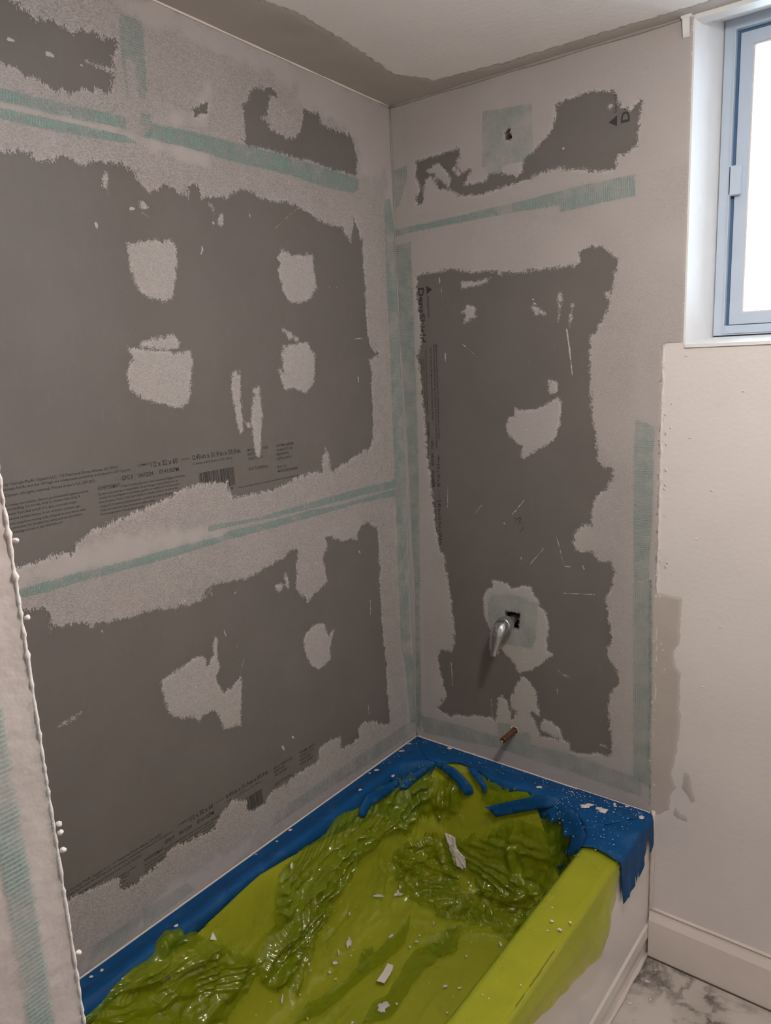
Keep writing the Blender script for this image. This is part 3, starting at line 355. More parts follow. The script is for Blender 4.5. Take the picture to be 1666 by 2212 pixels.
def mud_material(name, light, dark, ampf=10.0, ampm=13.0, strk=(1, 1, 1), leather=0.85, soft=1.0):
    mt, nt, p, out = new_mat(name)
    co = objco(nt)
    cov = nd(nt, 'ShaderNodeAttribute', attribute_name='cov').outputs['Fac']
    smo = nd(nt, 'ShaderNodeAttribute', attribute_name='smo').outputs['Fac']
    nf = noise(nt, co, 420, 2, .6, strk)
    nm = noise(nt, co, 62, 3, .55, strk)
    e = mathn(nt, 'ADD', mathn(nt, 'MULTIPLY', mathn(nt, 'SUBTRACT', nf, .5), ampf * 3.0), mathn(nt, 'MULTIPLY', mathn(nt, 'SUBTRACT', nm, .5), ampm * 2.0))
    a = remap(nt, mathn(nt, 'ADD', cov, e), -.5 * soft, .7 * soft)
    # pebbled, thinly drawn coat against smooth thick coat
    grain = noise(nt, co, 430, 2, .6, (1, .55, 1.3))
    lf = noise(nt, co, 7, 3, .6)
    mf = noise(nt, co, 28, 4, .65)
    g = remap(nt, mathn(nt, 'ADD', grain, mathn(nt, 'MULTIPLY', mathn(nt, 'SUBTRACT', mf, .5), .22)), .32, .62)
    thin = mathn(nt, 'MULTIPLY', mathn(nt, 'SUBTRACT', 1.0, smo, clamp=True), leather)
    fac = mathn(nt, 'SUBTRACT', 1.0, mathn(nt, 'MULTIPLY', mathn(nt, 'SUBTRACT', 1.0, g), thin), clamp=True)
    c = mixc(nt, fac, dark, light)
    c = mixc(nt, remap(nt, lf, .35, .7), c, mixc(nt, .16, c, (.30, .25, .22)))
    edge = remap(nt, cov, 1.0, 9.0, 1.12, 1.0)
    hv = nd(nt, 'ShaderNodeHueSaturation'); nt.links.new(c, hv.inputs['Color']); nt.links.new(edge, hv.inputs['Value'])
    nt.links.new(hv.outputs[0], p.inputs['Base Color'])
    p.inputs['Roughness'].default_value = .85
    p.inputs['Specular IOR Level'].default_value = .2
    h = mathn(nt, 'ADD', mathn(nt, 'MULTIPLY', grain, thin), mathn(nt, 'MULTIPLY', mf, .5))
    nt.links.new(bump(nt, h, .0022, .8), p.inputs['Normal'])
    tr = nd(nt, 'ShaderNodeBsdfTransparent'); mx = nd(nt, 'ShaderNodeMixShader')
    nt.links.new(a, mx.inputs[0]); nt.links.new(tr.outputs[0], mx.inputs[1]); nt.links.new(p.outputs[0], mx.inputs[2])
    nt.links.new(mx.outputs[0], out.inputs['Surface'])
    return mt

def tape_material(name, plane, vertical=False, dens=1.0, pitch=0.0052):
    """woven fibreglass tape, threads part buried in the coat over it"""
    mt, nt, p, out = new_mat(name)
    co = objco(nt)
    sep = nd(nt, 'ShaderNodeSeparateXYZ'); nt.links.new(co, sep.inputs[0])
    u = sep.outputs[1] if plane == 'L' else sep.outputs[0]
    v = sep.outputs[2]
    cov = nd(nt, 'ShaderNodeAttribute', attribute_name='cov').outputs['Fac']
    def thread(c, w):
        f = mathn(nt, 'FRACT', mathn(nt, 'DIVIDE', c, pitch))
        t = mathn(nt, 'ABSOLUTE', mathn(nt, 'SUBTRACT', f, .5))
        return remap(nt, t, w - .08, w + .08, 1, 0)
    main = thread(v if vertical else u, .24); cross = thread(u if vertical else v, .12)
    th = mathn(nt, 'MAXIMUM', main, mathn(nt, 'MULTIPLY', cross, .7))
    fill = noise(nt, co, 18, 4, .6); fine = noise(nt, co, 150, 2)
    vis = remap(nt, mathn(nt, 'ADD', fill, mathn(nt, 'MULTIPLY', mathn(nt, 'SUBTRACT', fine, .5), .3)), .30, .62, .25, 1.0)
    ed = remap(nt, mathn(nt, 'ADD', cov, mathn(nt, 'MULTIPLY', mathn(nt, 'SUBTRACT', fine, .5), 6.0)), -1.0, 3.0)
    a = mathn(nt, 'MULTIPLY', mathn(nt, 'MULTIPLY', mathn(nt, 'ADD', mathn(nt, 'MULTIPLY', th, .55), .28), vis), mathn(nt, 'MULTIPLY', ed, dens), clamp=True)
    c = mixc(nt, fine, (.15, .31, .275), (.29, .44, .40))
    nt.links.new(c, p.inputs['Base Color'])
    p.inputs['Roughness'].default_value = .6
    nt.links.new(bump(nt, th, .001, .6), p.inputs['Normal'])
    tr = nd(nt, 'ShaderNodeBsdfTransparent'); mx = nd(nt, 'ShaderNodeMixShader')
    nt.links.new(a, mx.inputs[0]); nt.links.new(tr.outputs[0], mx.inputs[1]); nt.links.new(p.outputs[0], mx.inputs[2])
    nt.links.new(mx.outputs[0], out.inputs['Surface'])
    return mt

def board_material():
    mt, nt, p, out = new_mat("grey_backer_facing")
    co = objco(nt)
    f = noise(nt, co, 5, 4, .6); s = noise(nt, co, 40, 3, .7, (1, 1.6, .5)); g = noise(nt, co, 420, 2)
    c = mixc(nt, remap(nt, f, .3, .72), (.142, .128, .119), (.168, .152, .141))
    c = mixc(nt, remap(nt, s, .58, .80, 0, .5), c, (.19, .17, .145))
    c = mixc(nt, remap(nt, g, .3, .7, 0, .25), c, (.11, .10, .095))
    nt.links.new(c, p.inputs['Base Color']); p.inputs['Roughness'].default_value = .62
    p.inputs['Specular IOR Level'].default_value = .35
    nt.links.new(bump(nt, g, .0006, .5), p.inputs['Normal'])
    return mt

def paint_material():
    mt, nt, p, out = new_mat("primed_wall_paint")
    co = objco(nt)
    f = noise(nt, co, 3, 4, .55); s = noise(nt, co, 22, 4, .65)
    c = mixc(nt, remap(nt, f, .3, .7), (.63, .59, .57), (.69, .645, .625))
    c = mixc(nt, remap(nt, s, .60, .78, 0, .3), c, (.55, .49, .45))
    nt.links.new(c, p.inputs['Base Color']); p.inputs['Roughness'].default_value = .55
    nt.links.new(bump(nt, noise(nt, co, 90, 3), .0012, .5), p.inputs['Normal'])
    return mt

def marble_material():
    mt, nt, p, out = new_mat("veined_marble_vinyl")
    co = objco(nt)
    w = noise(nt, co, 4.5, 5, .6)
    mp = nd(nt, 'ShaderNodeMapping'); nt.links.new(co, mp.inputs[0])
    ad = nd(nt, 'ShaderNodeMix', data_type='VECTOR'); ad.inputs[0].default_value = .25
    nz = nd(nt, 'ShaderNodeTexNoise'); nz.inputs['Scale'].default_value = 6; nz.inputs['Detail'].default_value = 5
    nt.links.new(co, nz.inputs['Vector']); nt.links.new(co, ad.inputs[4]); nt.links.new(nz.outputs['Color'], ad.inputs[5])
    v = nd(nt, 'ShaderNodeTexNoise'); v.inputs['Scale'].default_value = 7; v.inputs['Detail'].default_value = 6; v.inputs['Roughness'].default_value = .62
    nt.links.new(ad.outputs[1], v.inputs['Vector'])
    vein = remap(nt, mathn(nt, 'ABSOLUTE', mathn(nt, 'SUBTRACT', v.outputs['Fac'], .5)), 0.0, .075, 1, 0)
    c = mixc(nt, remap(nt, w, .42, .62, 0, .6), (.52, .475, .43), (.30, .265, .235))
    c = mixc(nt, mathn(nt, 'MULTIPLY', vein, remap(nt, w, .36, .6)), c, (.085, .075, .07))
    nt.links.new(c, p.inputs['Base Color']); p.inputs['Roughness'].default_value = .3
    return mt

def film_material():
    mt, nt, p, out = new_mat("lime_plastic_film")
    co = objco(nt)
    n1 = noise(nt, co, 9, 4, .6)
    p.inputs['Base Color'].default_value = (.25, .345, .018, 1)
    p.inputs['Roughness'].default_value = .15
    p.inputs['IOR'].default_value = 1.5
    # fine sharp creasing of thin film
    wn = nd(nt, 'ShaderNodeTexNoise'); wn.inputs['Scale'].default_value = 7; wn.inputs['Detail'].default_value = 3
    nt.links.new(co, wn.inputs['Vector'])
    wm = nd(nt, 'ShaderNodeMix', data_type='VECTOR'); wm.inputs[0].default_value = .12
    nt.links.new(co, wm.inputs[4]); nt.links.new(wn.outputs['Color'], wm.inputs[5])
    vo = nd(nt, 'ShaderNodeTexVoronoi', feature='F1'); vo.inputs['Scale'].default_value = 34
    nt.links.new(wm.outputs[1], vo.inputs['Vector'])
    vis = remap(nt, noise(nt, co, 6, 3), .42, .66)
    nb = bump(nt, mathn(nt, 'MULTIPLY', vo.outputs['Distance'], vis), .006, .3)
    nb = bump(nt, noise(nt, co, 45, 3, .6), .0035, .5, nb)
    nt.links.new(nb, p.inputs['Normal'])
    p.inputs['Specular IOR Level'].default_value = 0.0
    trl = nd(nt, 'ShaderNodeBsdfTranslucent'); trl.inputs['Color'].default_value = (.42, .53, .035, 1)
    tr = nd(nt, 'ShaderNodeBsdfTransparent'); tr.inputs['Color'].default_value = (.95, .89, .31, 1)
    m1 = nd(nt, 'ShaderNodeMixShader'); m1.inputs[0].default_value = .28
    nt.links.new(p.outputs[0], m1.inputs[1]); nt.links.new(trl.outputs[0], m1.inputs[2])
    m2 = nd(nt, 'ShaderNodeMixShader')
    nt.links.new(remap(nt, n1, .3, .7, .44, .54), m2.inputs[0])
    nt.links.new(m1.outputs[0], m2.inputs[1]); nt.links.new(tr.outputs[0], m2.inputs[2])
    gl = nd(nt, 'ShaderNodeBsdfGlossy'); gl.inputs['Roughness'].default_value = .13; gl.inputs['Color'].default_value = (1, 1, .9, 1)
    nt.links.new(nb, gl.inputs['Normal'])
    lw = nd(nt, 'ShaderNodeLayerWeight'); lw.inputs['Blend'].default_value = .5; nt.links.new(nb, lw.inputs['Normal'])
    m3 = nd(nt, 'ShaderNodeMixShader'); nt.links.new(mathn(nt, 'ADD', mathn(nt, 'MULTIPLY', mathn(nt, 'POWER', lw.outputs['Facing'], 5.0), .7), .04), m3.inputs[0])
    nt.links.new(m2.outputs[0], m3.inputs[1]); nt.links.new(gl.outputs[0], m3.inputs[2])
    nt.links.new(m3.outputs[0], out.inputs['Surface'])
    return mt

def blue_material():
    mt, nt, p, out = new_mat("blue_painters_tape")
    co = objco(nt)
    f = noise(nt, co, 12, 4, .6); g = noise(nt, co, 190, 2, .6); q = noise(nt, co, 25, 3, .6)
    c = mixc(nt, remap(nt, f, .3, .7), (.001, .050, .155), (.002, .070, .215))
    dust = mathn(nt, 'MULTIPLY', remap(nt, g, .70, .76), remap(nt, q, .52, .64), clamp=True)
    c = mixc(nt, mathn(nt, 'MULTIPLY', dust, .8), c, (.62, .57, .55))
    c = mixc(nt, remap(nt, q, .55, .8, 0, .07), c, (.30, .36, .42))
    nt.links.new(c, p.inputs['Base Color']); p.inputs['Roughness'].default_value = .6; p.inputs['Specular IOR Level'].default_value = .22
    nt.links.new(bump(nt, noise(nt, co, 70, 3), .0015, .5), p.inputs['Normal'])
    return mt

MUD = mud_material("thin_joint_compound", (.415, .385, .372), (.222, .205, .200), strk=(1, 1, .5))
MUD_E = mud_material("drawn_joint_compound", (.42, .39, .375), (.285, .264, .253), leather=.7)
MUD_SPOT = mud_material("spot_compound", (.43, .405, .39), (.29, .272, .262), ampf=9.0, ampm=9.0)
MUD_DAMP = mud_material("damp_joint_compound", (.47, .42, .385), (.42, .375, .34), ampf=1.0, ampm=5.0, leather=.3)
MUD_SMEAR = mud_material("smeared_compound", (.42, .395, .38), (.30, .28, .27), ampf=1.2, ampm=2.5)
CHALK = mud_material("yellow_chalk", (.235, .205, .125), (.19, .17, .12), ampf=1.5, ampm=4.0)
MUD_SKIM = mud_material("skim_compound", (.565, .525, .50), (.50, .465, .44), ampf=2.0, ampm=12.0, leather=.4, soft=14.0)
MUD_CEIL = mud_material("ceiling_compound", (.50, .455, .42), (.44, .40, .37), ampf=1.0, ampm=10.0, leather=.3, soft=8.0)
FLAKE = simple("dry_compound_flake", (.66, .60, .57), .85, var=.15, vscale=60, bmp=.001, bscale=200)
BOARD = board_material()
PRINT = simple("black_ink", (.035, .032, .032), .6)
PRINT2 = simple("grey_ink", (.07, .065, .062), .6)
PAINT = paint_material()
CEIL = simple("flat_ceiling_paint", (.90, .865, .85), .8, var=.05, vscale=6, bmp=.0008, bscale=80)
FILLER = simple("grey_filler", (.36, .33, .315), .8, var=.2, vscale=30)
STUBC = simple("stub_compound", (.45, .40, .375), .8, var=.12, vscale=18, bmp=.002, bscale=45)
TRIM = simple("white_trim_paint", (.74, .67, .62), .4, var=.05, vscale=20)
FRAMING = simple("dark_wall_cavity", (.10, .07, .05), .9, var=.3, vscale=20)
TAPE_LH = tape_material("mesh_tape_across_long_wall", 'L')
TAPE_LV = tape_material("mesh_tape_up_long_wall", 'L', vertical=True, dens=.7)
TAPE_LF = tape_material("buried_mesh_tape_long_wall", 'L', dens=.38)
TAPE_EH = tape_material("mesh_tape_across_end_wall", 'E', dens=.9)
TAPE_EV = tape_material("mesh_tape_up_end_wall", 'E', vertical=True, dens=.66)
TAPE_EF = tape_material("buried_mesh_tape_end_wall", 'E', dens=.5)
TAPE_W = tape_material("mesh_tape_on_stub", 'L', vertical=True, dens=.8, pitch=.004)
SCREW = simple("coated_screw", (.42, .39, .33), .6)
ACRYL = simple("white_tub_acrylic", (.78, .74, .70), .18, var=.05, vscale=5)
FILM = film_material()
BLUE = blue_material()
MARBLE = marble_material()
CHROME = simple("chrome", (.62, .63, .65), .07, metal=1.0)
COPPER = simple("tarnished_copper", (.33, .15, .105), .38, metal=.85, var=.55, vscale=90)
DARKMETAL = simple("dull_brass_body", (.10, .075, .06), .5, metal=.6, var=.4, vscale=40)
ALU = simple("glare_blued_aluminium", (.48, .56, .66), .42, metal=.1, var=.06, vscale=15)  # grey-blue metal with the blue of the window glare painted in
ALUDARK = simple("dark_blue_channel_shade", (.08, .17, .30), .6)  # dark blue painted in for the gap's shade; the head strip shares it
REVEAL = simple("white_reveal_plaster", (.72, .72, .72), .6, var=.05, vscale=12, bmp=.001, bscale=50)
CAULK = simple("cream_caulk", (.62, .55, .50), .6)
LEAF = simple("pale_hedge_leaf", (.12, .30, .10), .5, var=.4, vscale=6)
SOFFIT = simple("outside_soffit", (.20, .26, .34), .7)
GRAPHITE = simple("pencil_graphite", (.03, .03, .03), .5)
GLASS_MT, _nt, _p, _out = new_mat("window_pane_glass")
_t = nd(_nt, 'ShaderNodeBsdfTransparent'); _g = nd(_nt, 'ShaderNodeBsdfGlossy'); _g.inputs['Roughness'].default_value = .03
_fr = nd(_nt, 'ShaderNodeFresnel'); _fr.inputs[0].default_value = 1.45
_mx = nd(_nt, 'ShaderNodeMixShader')
_nt.links.new(_fr.outputs[0], _mx.inputs[0]); _nt.links.new(_t.outputs[0], _mx.inputs[1]); _nt.links.new(_g.outputs[0], _mx.inputs[2])
_nt.links.new(_mx.outputs[0], _out.inputs['Surface'])

# ------------------------------------------------------------------ the room
RX, FY = 2.05, -2.75        # right wall and wall behind the camera
floor = box_obj("floor", -.15, RX + .1, FY - .1, .02, -.1, 0.0, MARBLE); tag(floor, kind="structure", label="marble look floor with dark grey veins")

v = [(-.12, FY - .1), (RX + .1, FY - .1), (RX + .1, 0.004), (-.12, 0.004)]
cv = [(x, y, ceil_z(x, y)) for x, y in v] + [(x, y, ceil_z(x, y) + .08) for x, y in v]
ceiling = mesh_obj("ceiling", cv, [(0, 3, 2, 1), (4, 5, 6, 7), (0, 1, 5, 4), (1, 2, 6, 5), (2, 3, 7, 6), (3, 0, 4, 7)], CEIL)
tag(ceiling, kind="structure", label="flat painted ceiling with damp compound bands along the walls")

wall_left = box_obj("wall_left", -.14, -.055, FY - .1, .16, 0, 2.5, FRAMING)
tag(wall_left, kind="structure", label="long tub wall of grey tile backer boards with compound and mesh tape")
wall_right = box_obj("wall_right", RX, RX + .1, FY - .1, .16, 0, 2.5, PAINT); tag(wall_right, kind="structure", label="painted wall out of view on the right")
wall_front = box_obj("wall_front", -.14, RX + .1, FY - .1, FY, 0, 2.5, PAINT); tag(wall_front, kind="structure", label="painted wall behind the viewer")
# room-side part of the long wall, beyond the tub
box_obj("plasterboard", -.055, 0, FY, -1.64, 0, 2.45, PAINT, wall_left)
box_obj("bottom_plate", -.055, 0, -1.53, 0, 0, .412, PAINT, wall_left)

# back wall: framing behind the alcove, plastered wall with the window opening beside it
WX0, WX1, WZ0, WZ1 = .799, 1.56, 1.609, 2.266
bm = bmesh.new()
add_box(bm, -.05, ALCW, .10, .16, 0, 2.5)          # behind the alcove boards
add_box(bm, -.05, ALCW, 0, .10, 0, .412)
add_box(bm, ALCW, WX0, 0, .235, 0, 2.5)
add_box(bm, WX1, RX, 0, .235, 0, 2.5)
add_box(bm, WX0, WX1, 0, .235, 0, WZ0)
add_box(bm, WX0, WX1, 0, .035, WZ1, 2.5)
wall_back = bm_obj("wall_back", bm, PAINT)
tag(wall_back, kind="structure", label="end wall with shower plumbing, grey backer boards and the window")
mesh_obj("cavity_lining", [(0, .099, .43), (ALCW, .099, .43), (ALCW, .099, 2.4), (0, .099, 2.4)], [(0, 1, 2, 3)], FRAMING, wall_back)

# ---- boards (polygons with holes, 12.7 mm thick)
def board(name, parent, mapping, rect, holes, front=0.0, t=12.7):
    outer = [(rect[0], rect[2]), (rect[1], rect[2]), (rect[1], rect[3]), (rect[0], rect[3])]
    loops = [outer] + [list(h) for h in holes]
    vv, ee, k = [], [], 0
    for lp in loops:
        for i, p in enumerate(lp):
            vv.append(Vector((float(p[0]), float(p[1])))); ee.append((k + i, k + (i + 1) % len(lp)))
        k += len(lp)
    v2, e2, f2, *_ = delaunay_2d_cdt(vv, ee, [], 0, 1e-5)
    tri = []
    for f in f2:
        c = (sum(v2[i].x for i in f) / len(f), sum(v2[i].y for i in f) / len(f))
        U = np.array([c[0]]); W_ = np.array([c[1]])
        if poly_sdf(U, W_, outer)[0] > 0 and all(poly_sdf(U, W_, h)[0] < 0 for h in holes):
            tri.append(list(f))
    n = len(v2)
    A = np.array([(p.x, p.y) for p in v2])
    V_ = np.concatenate([mapping(A[:, 0], A[:, 1], np.full(n, front)), mapping(A[:, 0], A[:, 1], np.full(n, front - t))])
    faces = [tuple(f) for f in tri] + [tuple(n + i for i in reversed(f)) for f in tri]
    cnt = {}
    for f in tri:
        for i in range(len(f)):
            e = (f[i], f[(i + 1) % len(f)]); cnt[tuple(sorted(e))] = cnt.get(tuple(sorted(e)), []) + [e]
    for e in cnt.values():
        if len(e) == 1:
            a, b = e[0]; faces.append((b, a, n + a, n + b))
    return mesh_obj(name, V_, faces, BOARD, parent)

TUB_Y = -1524
seam1, seam2, seamE = 1235, 2050, 1955
b_low = board("backer_board", wall_left, map_left, (TUB_Y, -1, 428, seam1 - 1.5), [])
b_mid = board("backer_board", wall_left, map_left, (TUB_Y, -1, seam1 + 1.5, seam2 - 1.5), [])
b_ul = board("backer_board", wall_left, map_left, (TUB_Y, -836, seam2 + 1.5, 2352), [])
b_ur = board("backer_board", wall_left, map_left, (-833, -1, seam2 + 1.5, 2318), [])
SPOUT = (355.0, 540.0)
circ = lambda cx, cy, r, n=18: [(cx + r * math.cos(2*math.pi*k/n), cy + r * math.sin(2*math.pi*k/n)) for k in range(n)]
spout_hole = circ(SPOUT[0], SPOUT[1], 9.5)
b_end = board("backer_board", wall_back, map_end, (1, ALCW * 1000, 428, seamE - 1.5), [HOLE_VALVE, spout_hole])
b_eup = board("backer_board", wall_back, map_end, (1, ALCW * 1000, seamE + 1.5, 2276), [HOLE_SHOWER])

# ---- lettering printed on the boards
def text_mesh(body, width, height, bold=0.0):
    cu = bpy.data.curves.new("t", 'FONT'); cu.body = body; cu.size = 1.0; cu.resolution_u = 2; cu.offset = bold
    ob = bpy.data.objects.new("t", cu); COL.objects.link(ob)
    dg = bpy.context.evaluated_depsgraph_get(); dg.update()
    me = bpy.data.meshes.new_from_object(ob.evaluated_get(dg))
    n = len(me.vertices); co = np.empty(n * 3); me.vertices.foreach_get("co", co); co = co.reshape(-1, 3)
    faces = [tuple(p.vertices) for p in me.polygons]
    bpy.data.objects.remove(ob); bpy.data.meshes.remove(me); bpy.data.curves.remove(cu)
    co[:, 0] -= co[:, 0].min()
    co[:, 0] *= width / max(co[:, 0].max(), 1e-6)
    co[:, 1] *= height / 0.70
    return co[:, :2], faces

EXTRA = {"Georgia-Pacific Gypsum LLC. 133": ("Manufactured by ", -1212), "Georgia-Pacific and": ("DensShield, ", -1214), "Gypsum. All": ("\u00a92021 GP ", -1205), "Causes eye": ("WARNING: ", -1199)}
BV, BF, BF2 = [], [], []
def add_text(V_, F_, body, u, v_, w, dv, h, bold=0.0):
    co, fc = text_mesh(body, w, h, bold)
    k = len(V_)
    for x, y in co: V_.append((u + x, v_ + y + dv * x / max(w, 1e-6)))
    for f in fc: F_.append(tuple(k + i for i in f))
for body, u, v_, w, dv, h in TEXT:
    for key, (pre, u0) in EXTRA.items():
        if body.startswith(key):
            w += u - u0; u = u0; body = pre + body
    add_text(BV, BF, body, u, v_, w, dv * .4, h, .02 if h > 8 else .011)
BARV, BARF = [], []
_r = random.Random(3); x = -752.0
while x < -653:
    w = _r.choice((.8, 1.2, 1.2, 2.2, 3.2)); k = len(BARV)
    y0 = 1345 if x > -672 or x < -735 else 1349
    BARV += [(x, y0), (x + w, y0), (x + w, 1387), (x, 1387)]; BARF.append((k, k+1, k+2, k+3)); x += w + _r.choice((.8, 1.2, 2.0))
LOGOV, LOGOF = [], []
# maker's triangle with initials, name and product name ahead of the small print
lx = -1374.0
add_text(LOGOV, LOGOF, "GeorgiaPacific", lx + 28, 1405, 60, 0, 7.0, .01)
add_text(LOGOV, LOGOF, "DensShield", lx + 4, 1376, 150, 0, 19, .03)
k = len(LOGOV); LOGOV += [(lx, 1404), (lx + 23, 1404), (lx + 11.5, 1423)]; LOGOF.append((k, k+1, k+2))

A_ = np.array(BV); BARA = np.array(BARV); LOGA = np.array(LOGOV)
def put_print(parent, f, what=("text", "bar", "logo")):
    """f maps block coords (mm) to world"""
    if "text" in what:
        o = mesh_obj("printed_lettering", f(A_), BF, PRINT, parent); o["label"] = "black printed sizes, date stamp and small print"
    if "bar" in what:
        o = mesh_obj("barcode", f(BARA), BARF, PRINT, parent); o["label"] = "black printed barcode"
    if "logo" in what:
        o = mesh_obj("printed_logo", f(LOGA), LOGOF, PRINT, parent); o["label"] = "printed maker's triangle and product name"
po = .25
put_print(b_mid, lambda a: map_left(a[:, 0], a[:, 1], np.full(len(a), po)))
put_print(b_low, lambda a: map_left(a[:, 0] - 3, a[:, 1] - 813, np.full(len(a), po)))
put_print(b_end, lambda a: map_end(114 + (a[:, 1] - 1417), 1200 - (a[:, 0] + 764.8) * .985, np.full(len(a), po)))
put_print(b_eup, lambda a: map_end(635 - (a[:, 1] - 1404), 2096 + (a[:, 0] - lx), np.full(len(a), po)), ("logo",))

# ---- joint compound over the long wall: one continuous coat with the bare boards left open
def cov_left(U, Vv, us, vn):
    c = np.minimum(np.minimum(U - (TUB_Y - 20), 6 - U), np.minimum(Vv - 416, 2276 - .051 * U + 12 - Vv)); c = np.clip(c, -CLAMP, CLAMP)
    for isl in L_ISL:
        c = np.minimum(c, -sdf_local(U, Vv, us, vn, isl))
    return c
def smo_left(U, Vv, us, vn):
    s = np.full(U.shape, -CLAMP)
    for p in L_SMOOTH: s = np.maximum(s, sdf_local(U, Vv, us, vn, p))
    s = np.maximum(s, np.minimum(U + 38, CLAMP))
    s = s + 14 * vnoise(U, Vv, 30, 5) + 8 * vnoise(U, Vv, 11, 6)
    base = .12 + .16 * vnoise(U, Vv, 160, 9)
    return np.clip(np.maximum(base, (s + 12) / 24), 0, 1)
patch("joint_compound", wall_left, map_left, MUD, cov_left, (TUB_Y, 0, 420, 2356), 4.0, .5, 1.0, smo_fn=smo_left, lump=.25)
for i, p in enumerate(L_SPOT):
    spot("compound_spot", wall_left, map_left, MUD_SPOT, p, seed=i, smo=.15)
for i, s in enumerate(L_SLIV):
    spot("chalk_streak" if i in (8, 10) else "compound_smear", wall_left, map_left, CHALK if i in (8, 10) else MUD_SMEAR, sliver_poly(*s), step=1.6, thick=.6, ramp=3, smo=.6, margin=4)
# ---- end wall coat
def cov_end(U, Vv, us, vn):
    rgt = np.where(Vv > 1612, 797.0, ALCW * 1000 + 3)
    c = np.minimum(np.minimum(U + 2, rgt - U), np.minimum(Vv - 416, 2290 - Vv)); c = np.clip(c, -CLAMP, CLAMP)
    for isl in E_ISL: c = np.minimum(c, -sdf_local(U, Vv, us, vn, isl))
    c = np.minimum(c, -poly_sdf(U, Vv, HOLE_SHOWER)); c = np.minimum(c, -poly_sdf(U, Vv, spout_hole))
    return c
def smo_end(U, Vv, us, vn):
    s = .55 + .35 * vnoise(U, Vv, 130, 12) + .25 * (Vv > 1990) - .35 * np.clip((U - 560) / 60, 0, 1) * np.clip((700 - U) / 30, 0, 1) * (Vv < 1700)
    s = np.where(U < 45, .9, s)
    return np.clip(s, 0, 1)
patch("joint_compound", wall_back, map_end, MUD_E, cov_end, (0, 798, 420, 2272), 4.0, .5, 1.0, smo_fn=smo_end, lump=.3)
for i, p in enumerate(E_SPOT):
    spot("compound_spot", wall_back, map_end, MUD_SPOT, p, seed=40 + i, smo=.5, holes=([HOLE_VALVE] if i == 0 else ()))
for i, s in enumerate(E_SLIV):
    spot("compound_smear", wall_back, map_end, MUD_SMEAR, sliver_poly(*s), step=1.6, thick=.6, ramp=3, smo=.6, margin=4)
for i, p in enumerate(E_DAMP[:3]):
    spot("compound_skim", wall_back, map_end, MUD_DAMP if i < 3 else MUD_SKIM, p, step=4, smo=.8, off0=.4, thick=1.2, ramp=6 if i < 3 else 40, lump=.3, margin=9 if i < 3 else 24)
# raised ridge of compound where the alcove board meets the painted wall
def ridge(z0, z1, x, w, t, seed):
    rng = random.Random(seed); V_, F_ = [], []
    n = int((z1 - z0) / 9); 
    for i in range(n + 1):
        z = z0 + (z1 - z0) * i / n; ww = w * (.6 + .8 * rng.random()); tt = t * (.3 + rng.random()); xx = x + rng.uniform(-1.5, 1.5)
        for du, o in ((-ww, 0), (-ww * .4, tt), (ww * .3, tt * .8), (ww, 0)): V_.append((xx + du, z, o + .3))
    for i in range(n):
        for k in range(3): F_.append((i*4+k, i*4+k+1, (i+1)*4+k+1, (i+1)*4+k))
    A = np.array(V_); return mesh_obj("compound_ridge", map_end(A[:, 0], A[:, 1], A[:, 2]), F_, FLAKE, wall_back, True)
ridge(1020, 1605, 752, 4.0, 3.5, 1); ridge(640, 1000, 754, 2.5, 1.5, 2)
for i in range(26):
    rng = random.Random(500 + i); z = rng.uniform(1000, 1600) if i < 16 else rng.uniform(470, 900); x = rng.uniform(745, 775)
    flake("compound_bump", wall_back, map_end, [(x + rng.uniform(1, 3.2) * math.cos(a), z + rng.uniform(1.5, 6) * math.sin(a)) for a in np.linspace(0, 6.28, 8)[:-1]], .4, rng.uniform(.8, 2.2), FLAKE, i)
for x, z in ((802, 1585), (838, 1165), (868, 1282), (816, 1400), (925, 1505), (900, 960), (865, 800)):
    flake("compound_bump", wall_back, map_end, [(x + 4 * math.cos(a), z + 2.2 * math.sin(a)) for a in np.linspace(0, 6.28, 8)[:-1]], .1, 1.0, FLAKE, int(x))
# ---- mesh tape
for i, p in enumerate(L_TAPE):
    mt = TAPE_LV if i in (3, 4, 7) else (TAPE_LF if i >= 8 else TAPE_LH)
    spot("mesh_tape", wall_left, map_left, mt, p, step=4, off0=2.1, thick=.3, ramp=4)
for i, p in enumerate(E_TAPE):
    mt = (TAPE_EV, TAPE_EH, TAPE_EF, TAPE_EV, TAPE_EF, TAPE_EF, TAPE_EF, TAPE_EF, TAPE_EF, TAPE_EV, TAPE_EV)[i]
    spot("mesh_tape", wall_back, map_end, mt, p, step=3, off0=2.1, thick=.3, ramp=4, holes=([HOLE_VALVE] if i == 4 else [HOLE_SHOWER] if i == 2 else ()))
# ---- screw heads
def screw(parent, mapping, u, v_):
    c = circ(u, v_, 3.6, 14)
    o = flake("screw_head", parent, mapping, c, 1.2, .8, SCREW, int(u * 7) % 97)
    return o
for u, v_ in L_SCREW: screw(wall_left, map_left, u, v_)
for u, v_ in E_SCREW: screw(wall_back, map_end, u, v_)
# pencil marks
for mk in MARK:
    for a, b in zip(mk[:-1], mk[1:]):
        flake("pencil_mark", wall_back, map_end, sliver_poly(a[0], a[1], b[0], b[1], 1.3), .2, .15, GRAPHITE)

